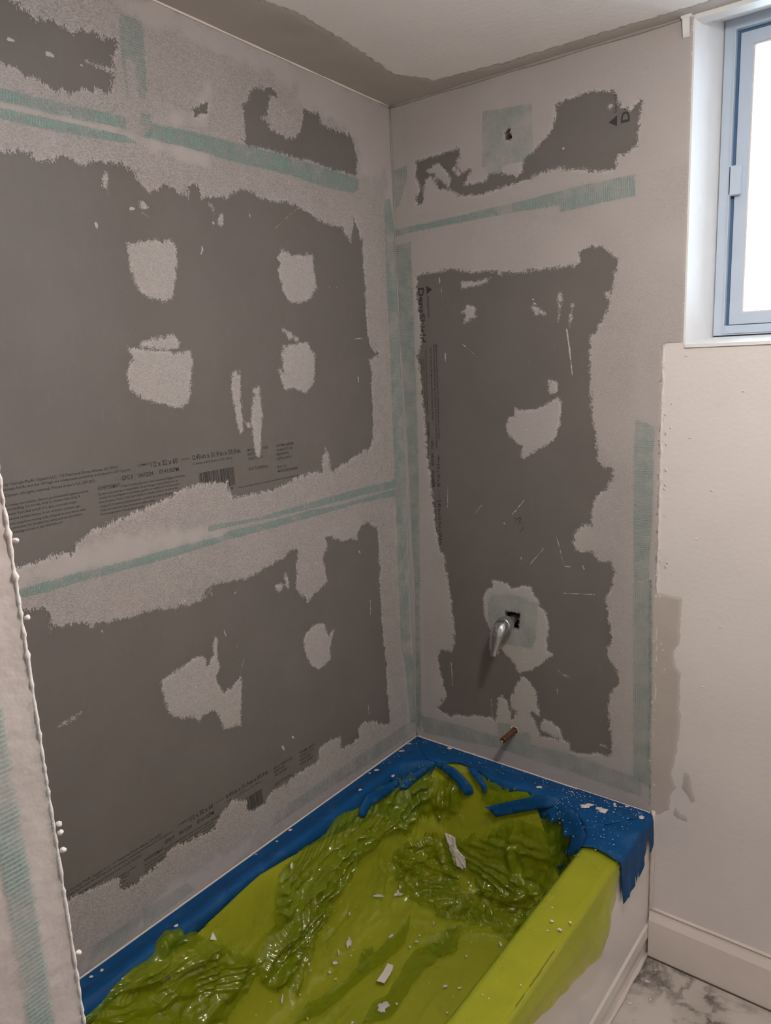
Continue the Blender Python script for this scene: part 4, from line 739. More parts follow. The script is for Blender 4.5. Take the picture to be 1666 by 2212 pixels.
# ---- ceiling compound bands
def cpatch(poly, seed, mt=MUD_CEIL):
    return spot("joint_compound", ceiling, map_ceil, mt, poly, step=6, smo=.8, off0=.3, thick=1.2, ramp=20, lump=.5, seed=seed, flip=True)
cpatch([(-10, 8), (-10, -2740), (150, -2740), (160, -615), (178, -536), (172, -449), (166, -353), (150, -230), (140, -164), (190, -90), (190, 8)], 3)
cpatch([(150, 8), (150, -75), (380, -48), (612, -46), (800, -40), (1200, -45), (2050, -45), (2050, 8)], 4)
# thin bead of compound in the ceiling corner along the long wall
bm = bmesh.new(); tube(bm, [(0.003, y, ceil_z(0, y) - .002) for y in np.linspace(-2.7, 0, 40)], [.0026 + .0009 * math.sin(9.1 * k) for k in range(40)], 8)
bm_obj("corner_bead", bm, TRIM, ceiling, True)
bm = bmesh.new(); tube(bm, [(x, -.003, ceil_z(0, 0) - .003) for x in np.linspace(0, .78, 30)], [.0035 + .001 * math.sin(7.1 * k) for k in range(30)], 8)
bm_obj("corner_bead", bm, FILLER, ceiling, True)
# vertical corner seam filler and the bead where boards meet the tub
bm = bmesh.new(); tube(bm, [(.003, -.003, z) for z in np.linspace(.42, 2.27, 60)], [.0017 + .0007 * math.sin(5.3 * k) for k in range(60)], 6)
bm_obj("corner_filler", bm, FILLER, wall_back, True)
bm = bmesh.new(); tube(bm, [(.758, -.003, z) for z in np.linspace(0.01, .43, 24)], [.006 + .0012 * math.sin(3.7 * k) for k in range(24)], 8); bm_obj("caulk_bead", bm, CAULK, wall_back, True)

# ---- baseboard
prof = [(0, 0), (.016, 0), (.016, .112), (.010, .132), (.008, .143), (0, .143)]
V_ = []; F_ = []
for x in (.757, RX):
    for t, z in prof: V_.append((x, -t, z))
n = len(prof)
for i in range(n): F_.append((i, n + i, n + (i + 1) % n, (i + 1) % n))
F_ += [tuple(range(n)), tuple(reversed(range(n, 2*n)))]
bb = mesh_obj("baseboard_back", V_, F_, TRIM); tag(bb, kind="structure", label="white painted baseboard under the window wall")
bm = bmesh.new(); tube(bm, [(x, -.009, .1445) for x in np.linspace(.757, 2.0, 30)], .003, 6); bm_obj("caulk_bead", bm, CAULK, bb, True)
bm = bmesh.new(); tube(bm, [(x, -.0175, .001) for x in np.linspace(.757, 2.0, 10)], .0022, 6); bm_obj("floor_gap", bm, FRAMING, bb, True)

# ---- stub wall in front of the tub (closest to the viewer)
stub = box_obj("wall_near", 0.001, .77, -1.642, -1.5245, 0, 2.36, STUBC, bevel=.0)
tag(stub, kind="structure", label="end of the short stub wall at the left edge, nearest the viewer")
def wing(poly, name, mt, **kw): return spot(name, stub, map_wing, mt, poly, step=3, **kw)
wing([(1548, 300), (1570, 300), (1570, 2300), (1549, 2300), (1549.5, 1420), (1547, 1200)], "mesh_tape", TAPE_W, off0=1.0, thick=.4, ramp=4, flip=True)
wing([(1524.5, 300), (1528.5, 300), (1528, 1400), (1525, 1480)], "mesh_tape", TAPE_W, off0=1.0, thick=.4, ramp=3, flip=True)
V_, F_ = [], []
rng = random.Random(8); n = 420
for i in range(n + 1):
    z = .5 + 1.75 * i / n; r = .0011 + .0010 * rng.random() + (.0016 if rng.random() < .03 else 0); jx = rng.uniform(-.0008, .0008)
    for a in np.linspace(0, 2 * math.pi, 7)[:-1]: V_.append((.7695 + jx + r * math.cos(a), -1.5245 + r * math.sin(a), z))
for i in range(n):
    for k in range(6): F_.append((i*6+k, i*6+(k+1) % 6, (i+1)*6+(k+1) % 6, (i+1)*6+k))
mesh_obj("rough_edge", V_, F_, FLAKE, stub, True)
for i, z in enumerate((1.498, 1.437, 1.26, 1.252, 1.138, 1.236)):
    bm = bmesh.new(); bmesh.ops.create_icosphere(bm, subdivisions=2, radius=.0026)
    rng = random.Random(i)
    for vv in bm.verts: vv.co = Vector((vv.co.x, vv.co.y, vv.co.z * .8)) * rng.uniform(.75, 1.2) + Vector((.770, -1.520, z))
    bm_obj("compound_bump", bm, FLAKE, stub, True)

# ------------------------------------------------------------------ window
FYW = .15
win = empty("window_1", (WX0, FYW, WZ0)); tag(win, kind="structure", label="aluminium sliding window in a white plastered recess")
def wbox(name, x0, x1, y0, y1, z0, z1, mt, parent=win, bevel=.0):
    o = box_obj(name, x0, x1, y0, y1, z0, z1, mt, None, bevel); o.parent = parent
    o.matrix_parent_inverse = Matrix.Translation(-Vector((WX0, FYW, WZ0))) if parent is win else o.matrix_parent_inverse
    return o
# recess lining: splayed jamb, sloped sill, raised head
lin = lambda name, vv: mesh_obj(name, [(a - WX0, b - FYW, c - WZ0) for a, b, c in vv], [(0, 1, 2, 3), (7, 6, 5, 4), (0, 4, 5, 1), (1, 5, 6, 2), (2, 6, 7, 3), (3, 7, 4, 0)], REVEAL, win)
lin("jamb_lining", [(WX0 + .0, -.001, WZ0), (WX0 + .022, FYW + .05, WZ0), (WX0 + .022, FYW + .05, 2.36), (WX0 + .0, -.001, 2.268), (WX0 - .004, -.001, WZ0), (WX0 - .004, FYW + .05, WZ0), (WX0 - .004, FYW + .05, 2.36), (WX0 - .004, -.001, 2.268)])
lin("sill_lining", [(WX0, -.004, WZ0 + .001), (WX1, -.004, WZ0 + .001), (WX1, FYW + .05, WZ0 + .018), (WX0, FYW + .05, WZ0 + .018), (WX0, -.004, WZ0 - .006), (WX1, -.004, WZ0 - .006), (WX1, FYW + .05, WZ0 - .006), (WX0, FYW + .05, WZ0 - .006)])
lin("head_lining", [(WX0, -.001, 2.266), (WX0, FYW + .06, 2.312), (WX1, FYW + .06, 2.312), (WX1, -.001, 2.266), (WX0, -.001, 2.30), (WX0, FYW + .06, 2.35), (WX1, FYW + .06, 2.35), (WX1, -.001, 2.30)])
FXL, FXR, FZB, FZT = .818, 1.545, 1.626, 2.300
def frame_rect(name, x0, x1, z0, z1, w, y0, y1, mt, parent):
    bm = bmesh.new()
    add_box(bm, x0, x0 + w, y0, y1, z0, z1); add_box(bm, x1 - w, x1, y0, y1, z0, z1)
    add_box(bm, x0 + w, x1 - w, y0, y1, z0, z0 + w); add_box(bm, x0 + w, x1 - w, y0, y1, z1 - w, z1)
    for vv in bm.verts: vv.co -= Vector((WX0, FYW, WZ0))
    return bm_obj(name, bm, mt, parent)
frame_rect("outer_frame", FXL, FXR, FZB, FZT, .022, FYW, FYW + .07, ALU, win)
frame_rect("track_lip", FXL + .021, FXR - .021, FZB + .004, FZT - .021, .003, FYW - .004, FYW + .01, ALU, win)
frame_rect("shadow_channel", FXL + .022, FXR - .022, FZB + .022, FZT - .022, .010, FYW + .022, FYW + .06, ALUDARK, win)  # dark strip put in for the shaded gap between frame and sash
for k, (x0, x1, yy) in enumerate(((FXL + .031, 1.19, FYW + .012), (1.17, FXR - .031, FYW + .04))):
    sash = frame_rect("sash", x0, x1, FZB + .024, FZT - .030, .026, yy, yy + .022, ALU, win)
    frame_rect("glazing_bead", x0 + .025, x1 - .025, FZB + .049, FZT - .055, .004, yy + .004, yy + .02, TRIM, sash)
    bm = bmesh.new(); add_box(bm, x0 + .026, x1 - .026, yy + .009, yy + .013, FZB + .050, FZT - .056)
    for vv in bm.verts: vv.co -= Vector((WX0, FYW, WZ0))
    bm_obj("glass_pane", bm, GLASS_MT, sash)
bm = bmesh.new(); add_box(bm, FXL + .020, FXL + .046, FYW - .004, FYW + .014, 1.935, 1.998)
bmesh.ops.bevel(bm, geom=list(bm.edges), offset=.002, segments=1, affect='EDGES')
for vv in bm.verts: vv.co -= Vector((WX0, FYW, WZ0))
bm_obj("latch_keeper", bm, ALU, win)
bm = bmesh.new(); add_box(bm, .872, 1.2, FYW - .003, FYW + .002, 2.304, 2.322)
for vv in bm.verts: vv.co -= Vector((WX0, FYW, WZ0))
o = bm_obj("torn_film_strip", bm, ALUDARK, win); o["label"] = "dark torn strip along the frame head"
# outside: eave and a shrub, washed out by the daylight
eave = box_obj("roof_eave", .2, 2.6, .30, .62, 2.335, 2.40, SOFFIT); tag(eave, "shaded roof eave above the window outside", "eave")
rng = random.Random(5); V_, F_ = [], []
for i in range(900):
    c = Vector((rng.gauss(1.75, .38), rng.uniform(2.0, 2.5), 1.35 + abs(rng.gauss(0, .33)))); a = rng.uniform(0, 6.28); b_ = rng.uniform(-.8, .8); s = rng.uniform(.03, .06)
    u_ = Vector((math.cos(a), math.sin(a) * .6, b_)).normalized() * s; w_ = u_.cross(Vector((rng.random(), rng.random(), rng.random()))).normalized() * s * .45
    k = len(V_); V_ += [c - u_, c + w_, c + u_, c - w_]; F_.append((k, k+1, k+2, k+3))
for i in range(10):
    k = len(V_); x = 1.3 + .1 * i; V_ += [(x, 2.2, 0), (x + .02, 2.2, 0), (x + .03, 2.22, 1.7), (x + .01, 2.22, 1.7)]; F_.append((k, k+1, k+2, k+3))
sh = mesh_obj("garden_shrub", V_, F_, LEAF); tag(sh, "pale green shrub seen washed out through the window", "shrub")

# small painted clip under the ceiling beside the window
clip = empty("ceiling_clip", (.782, 0, 2.272)); tag(clip, "white painted hook-shaped clip under the ceiling beside the window", "clip")
bm = bmesh.new()
pr = [(-.012, .004), (-.013, -.006), (-.011, -.018), (-.008, -.030), (-.004, -.036), (0, -.036), (-.003, -.028), (-.005, -.015), (-.005, .004)]
A0 = [bm.verts.new((-.006, y, z)) for y, z in pr]; A1 = [bm.verts.new((.007, y, z)) for y, z in pr]
for i in range(len(pr)): bm.faces.new((A0[i], A0[(i+1) % len(pr)], A1[(i+1) % len(pr)], A1[i]))
bm.faces.new(list(reversed(A0))); bm.faces.new(A1)
bmesh.ops.recalc_face_normals(bm, faces=bm.faces)
bm_obj("hook", bm, REVEAL, clip)
bm = bmesh.new(); add_box(bm, -.009, .012, -.014, 0.0, -.002, .004); bm_obj("mounting_plate", bm, REVEAL, clip)

# ------------------------------------------------------------------ bathtub
FLOORZ = .09
BX0, BX1, BY0, BY1 = .080, .655, -1.43, -.105
def rrect(x, y, x0, x1, y0, y1, r):
    cx, cy = (x0+x1)/2, (y0+y1)/2
    qx = np.abs(x-cx)-(x1-x0)/2+r; qy = np.abs(y-cy)-(y1-y0)/2+r
    return np.hypot(np.maximum(qx, 0), np.maximum(qy, 0))+np.minimum(np.maximum(qx, qy), 0)-r
def sm(a, b, x):
    t = np.clip((x-a)/(b-a), 0, 1); return t*t*(3-2*t)
def tub_h(x, y):
    d = -rrect(x, y, BX0, BX1, BY0, BY1, .13)
    w = .10+.14*sm(-1.0, -1.4, y)
    t = np.clip((d+.012)/w, 0, 1)
    prof = 1-(1-t)**2.2
    prof = prof*sm(0, .30, t)
    return RIMZ-(RIMZ-FLOORZ)*prof
tub = empty("bathtub", (.376, -.762, 0)); tag(tub, "white alcove bathtub under green plastic sheet and blue tape", "bathtub")
OFF = Vector((.376, -.762, 0))
xs = np.linspace(.002, .738, 124); ys = np.linspace(-1.522, -.002, 254)
X, Y = np.meshgrid(xs, ys); Z = tub_h(X, Y)
V_ = list(np.stack([X - OFF.x, Y - OFF.y, Z], -1).reshape(-1, 3)); F_ = []
nx_, ny_ = len(xs), len(ys)
for j in range(ny_ - 1):
    for i in range(nx_ - 1):
        a = j * nx_ + i; F_.append((a, a + 1, a + nx_ + 1, a + nx_))
mesh_obj("basin", V_, F_, ACRYL, tub, True)
prof = [(.738, .42), (.745, .4185), (.750, .414), (APX, .406), (APX, .10), (APX + .004, .092), (APX + .004, .058), (APX - .002, .050), (APX - .002, 0.0)]
V_, F_ = [], []
for y in (-1.522, -.004):
    for x, z in prof: V_.append((x - OFF.x, y - OFF.y, z))
n = len(prof)
for i in range(n - 1): F_.append((i, i + 1, n + i + 1, n + i))
ap = mesh_obj("apron", V_, F_, ACRYL, tub)
bm = bmesh.new(); tube(bm, [(APX - OFF.x + .001, y - OFF.y, .003) for y in np.linspace(-1.5, -.01, 40)], [.006 + .0015 * math.sin(4.3 * k) for k in range(40)], 8); bm_obj("floor_caulk", bm, CAULK, tub, True)

bm = bmesh.new(); tube(bm, [(.0055 - OFF.x, y - OFF.y, .4225) for y in np.linspace(-1.5, -.005, 30)], .0025, 6); bm_obj("caulk_bead", bm, CAULK, tub, True)
bm = bmesh.new(); tube(bm, [(x - OFF.x, -.006 - OFF.y, .4225) for x in np.linspace(.005, .75, 20)], .0025, 6); bm_obj("caulk_bead", bm, CAULK, tub, True)
FOLDS = [[[76,-358,421],[76,-444,420],[76,-523,423],[78,-594,413],[84,-697,376],[91,-717,308],[98,-727,253],[16,40]],[[91,-333,307],[90,-445,311],[91,-550,310],[12,26]],[[93,-271,292],[93,-391,286],[94,-509,279],[99,-566,246],[10,24]],[[88,-524,331],[91,-630,307],[95,-656,269],[100,-727,244],[107,-798,212],[116,-826,179],[22,26]],[[93,-474,283],[95,-575,273],[102,-625,231],[108,-670,208],[118,-707,173],[14,20]],[[117,-634,176],[133,-679,135],[153,-744,106],[16,22]],[[73,-984,429],[73,-1023,429],[80,-1036,401],[81,-1096,408],[81,-1133,413],[22,28]],[[87,-891,348],[85,-953,362],[84,-1037,379],[84,-1099,395],[18,22]],[[95,-838,269],[98,-883,251],[103,-929,228],[101,-1008,236],[18,30]],[[93,-926,290],[97,-957,256],[100,-980,242],[9,16]],[[105,-816,220],[111,-880,198],[118,-913,175],[8,20]],[[109,-292,205],[125,-306,151],[156,-292,105],[200,-294,102],[235,-284,102],[297,-299,102],[16,22]],[[168,-148,188],[191,-152,154],[218,-162,126],[16,16]],[[105,-237,221],[123,-195,187],[163,-149,192],[10,14]],[[124,-275,156],[142,-184,153],[170,-151,175],[10,16]],[[108,-184,263],[147,-148,231],[192,-133,214],[14,18]],[[230,-134,204],[294,-127,236],[361,-118,287],[417,-114,325],[16,18]],[[418,-115,321],[410,-120,273],[409,-128,229],[430,-142,175],[464,-154,144],[14,18]],[[297,-299,102],[310,-241,102],[322,-188,102],[12,14]],[[316,-251,102],[375,-266,102],[431,-241,102],[12,14]],[[353,-189,102],[408,-173,111],[456,-156,137],[12,14]],[[200,-309,102],[207,-368,102],[219,-447,102],[215,-532,102],[205,-640,102],[192,-736,102],[189,-785,102],[7,12]],[[354,-280,102],[326,-320,102],[312,-396,102],[309,-461,102],[307,-523,102],[312,-593,102],[6,12]],[[355,-471,102],[364,-556,102],[371,-656,102],[5,14]],[[166,-498,102],[212,-535,102],[12,10]],[[401,-341,102],[451,-392,102],[477,-443,102],[3,30]],[[706,-257,432],[720,-336,432],[724,-421,432],[732,-495,432],[735,-567,432],[737,-619,432],[744,-663,432],[4,8]],[[683,-690,432],[715,-704,432],[753,-720,432],[5,7]],[[672,-274,432],[678,-365,432],[678,-462,432],[3,8]],[[718,-465,432],[709,-526,432],[710,-603,432],[2,6]],[[143,-122,409],[117,-149,378],[100,-178,355],[10,14]],[[210,-107,388],[155,-122,371],[118,-151,360],[8,12]],[[232,-110,365],[179,-117,337],[119,-157,311],[8,12]],[[206,-116,307],[241,-117,294],[245,-120,271],[10,12]],[[158,-132,271],[194,-122,266],[184,-129,239],[10,12]],[[287,-112,340],[248,-116,302],[8,14]],[[362,-80,432],[331,-107,391],[301,-113,339],[8,16]],[[495,-87,432],[432,-93,432],[357,-71,432],[8,10]],[[73,-264,429],[97,-183,363],[157,-128,308],[206,-116,307],[10,16]],[[94,-226,280],[121,-163,262],[161,-138,236],[8,14]],[[547,-110,380],[556,-117,339],[546,-121,277],[520,-141,180],[12,16]],[[408,-122,258],[426,-133,209],[458,-148,157],[10,14]],[[401,-184,104],[443,-167,118],[477,-149,154],[12,12]],[[235,-256,102],[299,-270,102],[343,-258,102],[8,12]],[[158,-352,104],[165,-285,102],[226,-282,102],[8,12]]]
RIBBONS = [[[223,-362],[239,-446],[241,-526],[226,-618],[210,-702],[195,-791],[17]],[[348,-317],[335,-386],[334,-455],[339,-528],[337,-612],[329,-695],[24]],[[355,-312],[358,-376],[357,-433],[22]],[[199,-499],[205,-545],[230,-587],[10]]]

BUNDLES = [[[[10,175],[6,157],[11,139],[3,128],[13,69],[74,24],[91,11],[98,14],[98,18],[85,23],[59,50],[41,99],[39,141],[41,158],[48,172],[57,186],[67,201],[77,213],[68,214],[68,220],[56,229],[48,227],[42,214],[27,210],[12,205],[9,193]],[[55,45],[60,211]],20,30],[[[22,312],[8,294],[5,275],[0,268],[3,262],[14,254],[22,245],[34,240],[47,228],[53,228],[55,240],[63,254],[50,291]],[[12,279],[38,235]],18,34],[[[52,114],[54,74],[80,34],[95,27],[102,34],[98,41],[106,55],[118,65],[117,100],[110,123],[98,117],[86,122],[67,124]],[[59,106],[101,47]],16,24],[[[96,28],[114,23],[135,17],[146,16],[160,16],[167,21],[161,25],[245,152],[240,166],[145,85],[130,87],[121,104],[111,76],[117,45],[106,36]],[[132,18],[245,173]],14,26],[[[106,5],[125,4],[145,8],[156,10],[137,14],[118,16],[111,13]],[[111,11],[152,10]],8,22],[[[114,88],[130,75],[244,171],[246,180],[136,98],[123,111],[104,126],[104,102]],[[110,123],[245,175]],14,16]]

# ------------------------------------------------------------------ plastic sheet: film laid over the tub with its folds
HEM = [(-1.5, .36), (-.95, .365), (-.718, .372), (-.643, .360), (-.542, .340), (-.47, .322), (-.414, .312), (-.37, .330), (-.329, .345), (-.288, .366), (-.262, .392), (-.245, .410), (-.05, .412)]
def film_mesh(nx=300, ny=360):
    ys = -np.concatenate([np.linspace(.082, .32, 130), np.linspace(.32, 1.46, ny-130+1)[1:]])
    fx = np.concatenate([np.linspace(.052, .72, 200), np.linspace(.722, .752, 12)])
    fz = np.concatenate([tub_h(np.linspace(.052, .72, 200), np.full(200, -.75)), np.full(12, .42)])
    L = np.concatenate([[0], np.cumsum(np.hypot(np.diff(fx), np.diff(fz)))])
    nA = nx - 34
    X = np.interp(np.linspace(0, L[-1], nA), L, fx)
    xx = np.concatenate([np.arange(-.2, 1.0, .005)]); yy = np.arange(-1.8, .3, .005)
    # rounded-off tub surface that a taut film would bridge
    GX, GY = np.meshgrid(xx, yy); H = tub_h(GX, GY); H0 = H.copy()
    k = np.hanning(9); k /= k.sum()
    for _ in range(2):
        H = np.apply_along_axis(lambda r: np.convolve(r, k, 'same'), 1, H); H = np.apply_along_axis(lambda r: np.convolve(r, k, 'same'), 0, H)
    H = np.maximum(H, H0) + .006
    def hs(x, y):
        i = np.clip((x+.2)/.005, 0, len(xx)-1.01); j = np.clip((y+1.8)/.005, 0, len(yy)-1.01)
        i0 = i.astype(int); j0 = j.astype(int); a = i-i0; b = j-j0
        return (H[j0, i0]*(1-a)+H[j0, i0+1]*a)*(1-b)+(H[j0+1, i0]*(1-a)+H[j0+1, i0+1]*a)*b
    P = np.zeros((len(ys), nx, 3))
    P[:, :nA, 0] = X[None, :]; P[:, :, 1] = ys[:, None]
    P[:, :nA, 2] = hs(P[:, :nA, 0], P[:, :nA, 1])
    P[:, :nA, 2] = np.where(P[:, :nA, 0] > .68, .4245, P[:, :nA, 2])
    hem = np.interp(-ys, [-h[0] for h in HEM][::-1], [h[1] for h in HEM][::-1])
    w = np.linspace(0, 1, 34)
    for i in range(len(ys)):
        drop = .4245 - hem[i]
        a = np.clip(w/.18, 0, 1)*math.pi/2
        loose = .004 + .016*sm(.03, .10, drop)*np.sin(np.clip((w-.1)/.9, 0, 1)*math.pi*.62)
        P[i, nA:, 0] = .752 + (.008 if ys[i] < -.25 else .002)*np.sin(a) + loose*np.clip((w-.1)*3, 0, 1)
        P[i, nA:, 2] = .4245 - .008*(1-np.cos(a)) - (drop-.008)*np.clip((w-.15)/.85, 0, 1)
    B = P.copy()
    du = np.gradient(B, axis=1); dv = np.gradient(B, axis=0)
    N = np.cross(dv, du); N /= np.linalg.norm(N, axis=-1, keepdims=True)+1e-9
    N = np.where(N[..., 2:3] < -.2, -N, N)
    mm = B*1000.0
    D = np.zeros(B.shape[:2])
    # crumpling: several domain-warped sets of straight creases
    S = np.arange(len(ys))[:, None]*np.ones((1, nx)); 
    su = np.concatenate([[0], np.cumsum(np.linalg.norm(np.diff(B[200], axis=0), axis=1))])*1000
    sv = np.concatenate([[0], np.cumsum(np.linalg.norm(np.diff(B[:, 150], axis=0), axis=1))])*1000
    U = su[None, :]*np.ones((len(ys), 1)); Vv = sv[:, None]*np.ones((1, nx))
    tri = lambda q: 1-np.abs(2*(q-np.floor(q))-1)
    wu = 40*vnoise(U, Vv, 120, 31)+14*vnoise(U, Vv, 45, 32); wv = 40*vnoise(U, Vv, 120, 33)+14*vnoise(U, Vv, 45, 34)
    cr = np.zeros_like(U)
    for kk, (ang, per, amp) in enumerate(((.5, 74, 1.0), (1.35, 58, .8), (2.3, 47, .7), (2.9, 33, .45), (.95, 25, .3))):
        c_, s_ = math.cos(ang), math.sin(ang)
        m_ = np.clip(.55+.9*vnoise(U, Vv, 95, 40+kk), 0, 1.3)
        cr += amp*m_*tri(((U+wu)*c_+(Vv+wv)*s_)/per)**1.3
    xw, yw = B[..., 0], B[..., 1]
    inside = sm(.30, .80, (RIMZ+.02-B[..., 2])*8)*(xw < .70)
    far = np.exp(-((yw+.22)/.17)**2)
    lefts = sm(.26, .10, xw)*(yw > -1.2)
    rightw = sm(.50, .62, xw)*sm(-.75, -.35, yw)
    mask = inside*(.10+.62*far+.50*lefts+.45*rightw)
    nearl = inside*np.exp(-((yw+.95)/.16)**2)*sm(.32, .12, xw)
    D += 9*cr*np.clip(mask*.8+.3*nearl, 0, 1)
    # gentle ripples on the rim and hem
    rimm = (xw > .66)*1.0
    D += rimm*(.9*tri((U*.9+Vv*.12+20*vnoise(U, Vv, 60, 51))/24)*np.clip(.3+vnoise(U, Vv, 80, 52), 0, 1) + 1.2*tri((U*.2+Vv*.9+16*vnoise(U, Vv, 50, 53))/60)*np.clip(vnoise(U, Vv, 90, 54), 0, 1))
    hang = sm(.02, .07, .4245-B[..., 2])*(xw > .75)
    D += hang*(6*vnoise(U, Vv, 55, 55)+4*tri((Vv+10*vnoise(U, Vv, 40, 56))/70))*.8
    # main folds, laid where they run in the tub
    FD = np.zeros_like(D)
    for f in FOLDS:
        h, wd = f[-1]; pl = np.array(f[:-1], float)
        d2 = np.full(U.shape, 1e9)
        lo = pl.min(0)-4*wd; hi = pl.max(0)+4*wd
        sel = ((mm > lo) & (mm < hi)).all(-1)
        if not sel.any(): continue
        q = mm[sel]; dd = np.full(len(q), 1e9); tt = np.zeros(len(q)); n_ = len(pl)-1
        for i in range(n_):
            e = pl[i+1]-pl[i]; t = np.clip(((q-pl[i])@e)/(e@e+1e-9), 0, 1)
            r = np.linalg.norm(q-pl[i]-t[:, None]*e, axis=1); t_all = (i+t)/n_
            tt = np.where(r < dd, t_all, tt); dd = np.minimum(dd, r)
        taper = np.clip(np.minimum(tt, 1-tt)*6+.25, 0, 1)
        D[sel] += (1.5 if h <= 5 and wd <= 8 else .55)*h*taper*np.clip(1-dd/wd, 0, 1)**1.7
        FD[sel] = np.maximum(FD[sel], h*taper*np.clip(1-dd/wd, 0, 1)**1.4)
        # valley beside the fold
        D[sel] -= .18*h*taper*np.exp(-((dd-1.3*wd)/(.5*wd))**2)
    # long tension wrinkles on the floor and down the slopes
    lw = tri((U+26*vnoise(U, Vv*.35, 70, 91)+8*vnoise(U, Vv*.5, 25, 92))/43)**3*np.clip(vnoise(U, Vv*.5, 90, 93)*1.5, 0, 1)
    lw2 = tri((U*.55+Vv*.75+22*vnoise(U*.5, Vv, 60, 94))/52)**3*np.clip(vnoise(U, Vv, 110, 95)*1.6-.1, 0, 1)
    D += inside*(10.0*lw+9.0*lw2)
    tuck = np.clip(sm(.072, .098, xw)+(yw < -.80), 0, 1)*sm(.092, .118, -yw)
    D = np.where(xw < .66, D*tuck, D); FD = np.where(xw < .66, FD*tuck, FD)
    D = np.maximum(D, -3.0)
    P = B + N*(D/1000.0)[..., None]
    # keep clear of the tub
    hh = np.where(P[..., 0] < .70, tub_h(P[..., 0], P[..., 1])+.003, -1)
    P[..., 2] = np.maximum(P[..., 2], hh)
    return P, N, FD
FP, FN, FFD = film_mesh()
ny_, nx_ = FP.shape[:2]
sheet_o = Vector((.37, -.75, 0))
V_ = [FP.reshape(-1, 3)]
q = np.arange(ny_ * nx_).reshape(ny_, nx_)
F_ = [np.stack([q[:-1, :-1], q[1:, :-1], q[1:, 1:], q[:-1, 1:]], -1).reshape(-1, 4)]
# doubled-over strips of the same sheet lying on the tub floor
def film_z(x, y):
    d = (FP[..., 0]-x)**2+(FP[..., 1]-y)**2
    k = np.argpartition(d.ravel(), 4)[:4]
    return FP.reshape(-1, 3)[k, 2].max()
k0 = ny_*nx_
for rb in RIBBONS:
    wd = rb[-1][0]; pl = np.array(rb[:-1], float)
    tt = np.linspace(0, len(pl)-1, 46)
    cx = np.interp(tt, range(len(pl)), pl[:, 0]); cy = np.interp(tt, range(len(pl)), pl[:, 1])
    tx, ty = np.gradient(cx), np.gradient(cy); l = np.hypot(tx, ty); nxx, nyy = -ty/l, tx/l
    ring = []
    for i in range(46):
        jit = 4*math.sin(i*.9+wd)
        for kk in range(9):
            env = min(1, i/9+.15, (45-i)/7+.1)
            o = (kk/4-1)*(wd*(1.05+.35*math.sin(i*.23+wd*1.7+(kk > 4)*2.1))*env+jit*.4)
            x, y = (cx[i]+nxx[i]*o)/1000, (cy[i]+nyy[i]*o)/1000
            z = film_z(x, y)+.003+(.006*abs(math.sin(i*.31+wd)) if kk in (0, 1) else .0025*abs(math.sin(i*.7+kk*.8)))
            ring.append((x, y, z))
    V_.append(np.array(ring)); qq = k0+np.arange(46*9).reshape(46, 9); k0 += 46*9
    F_.append(np.stack([qq[:-1, :-1], qq[1:, :-1], qq[1:, 1:], qq[:-1, 1:]], -1).reshape(-1, 4))
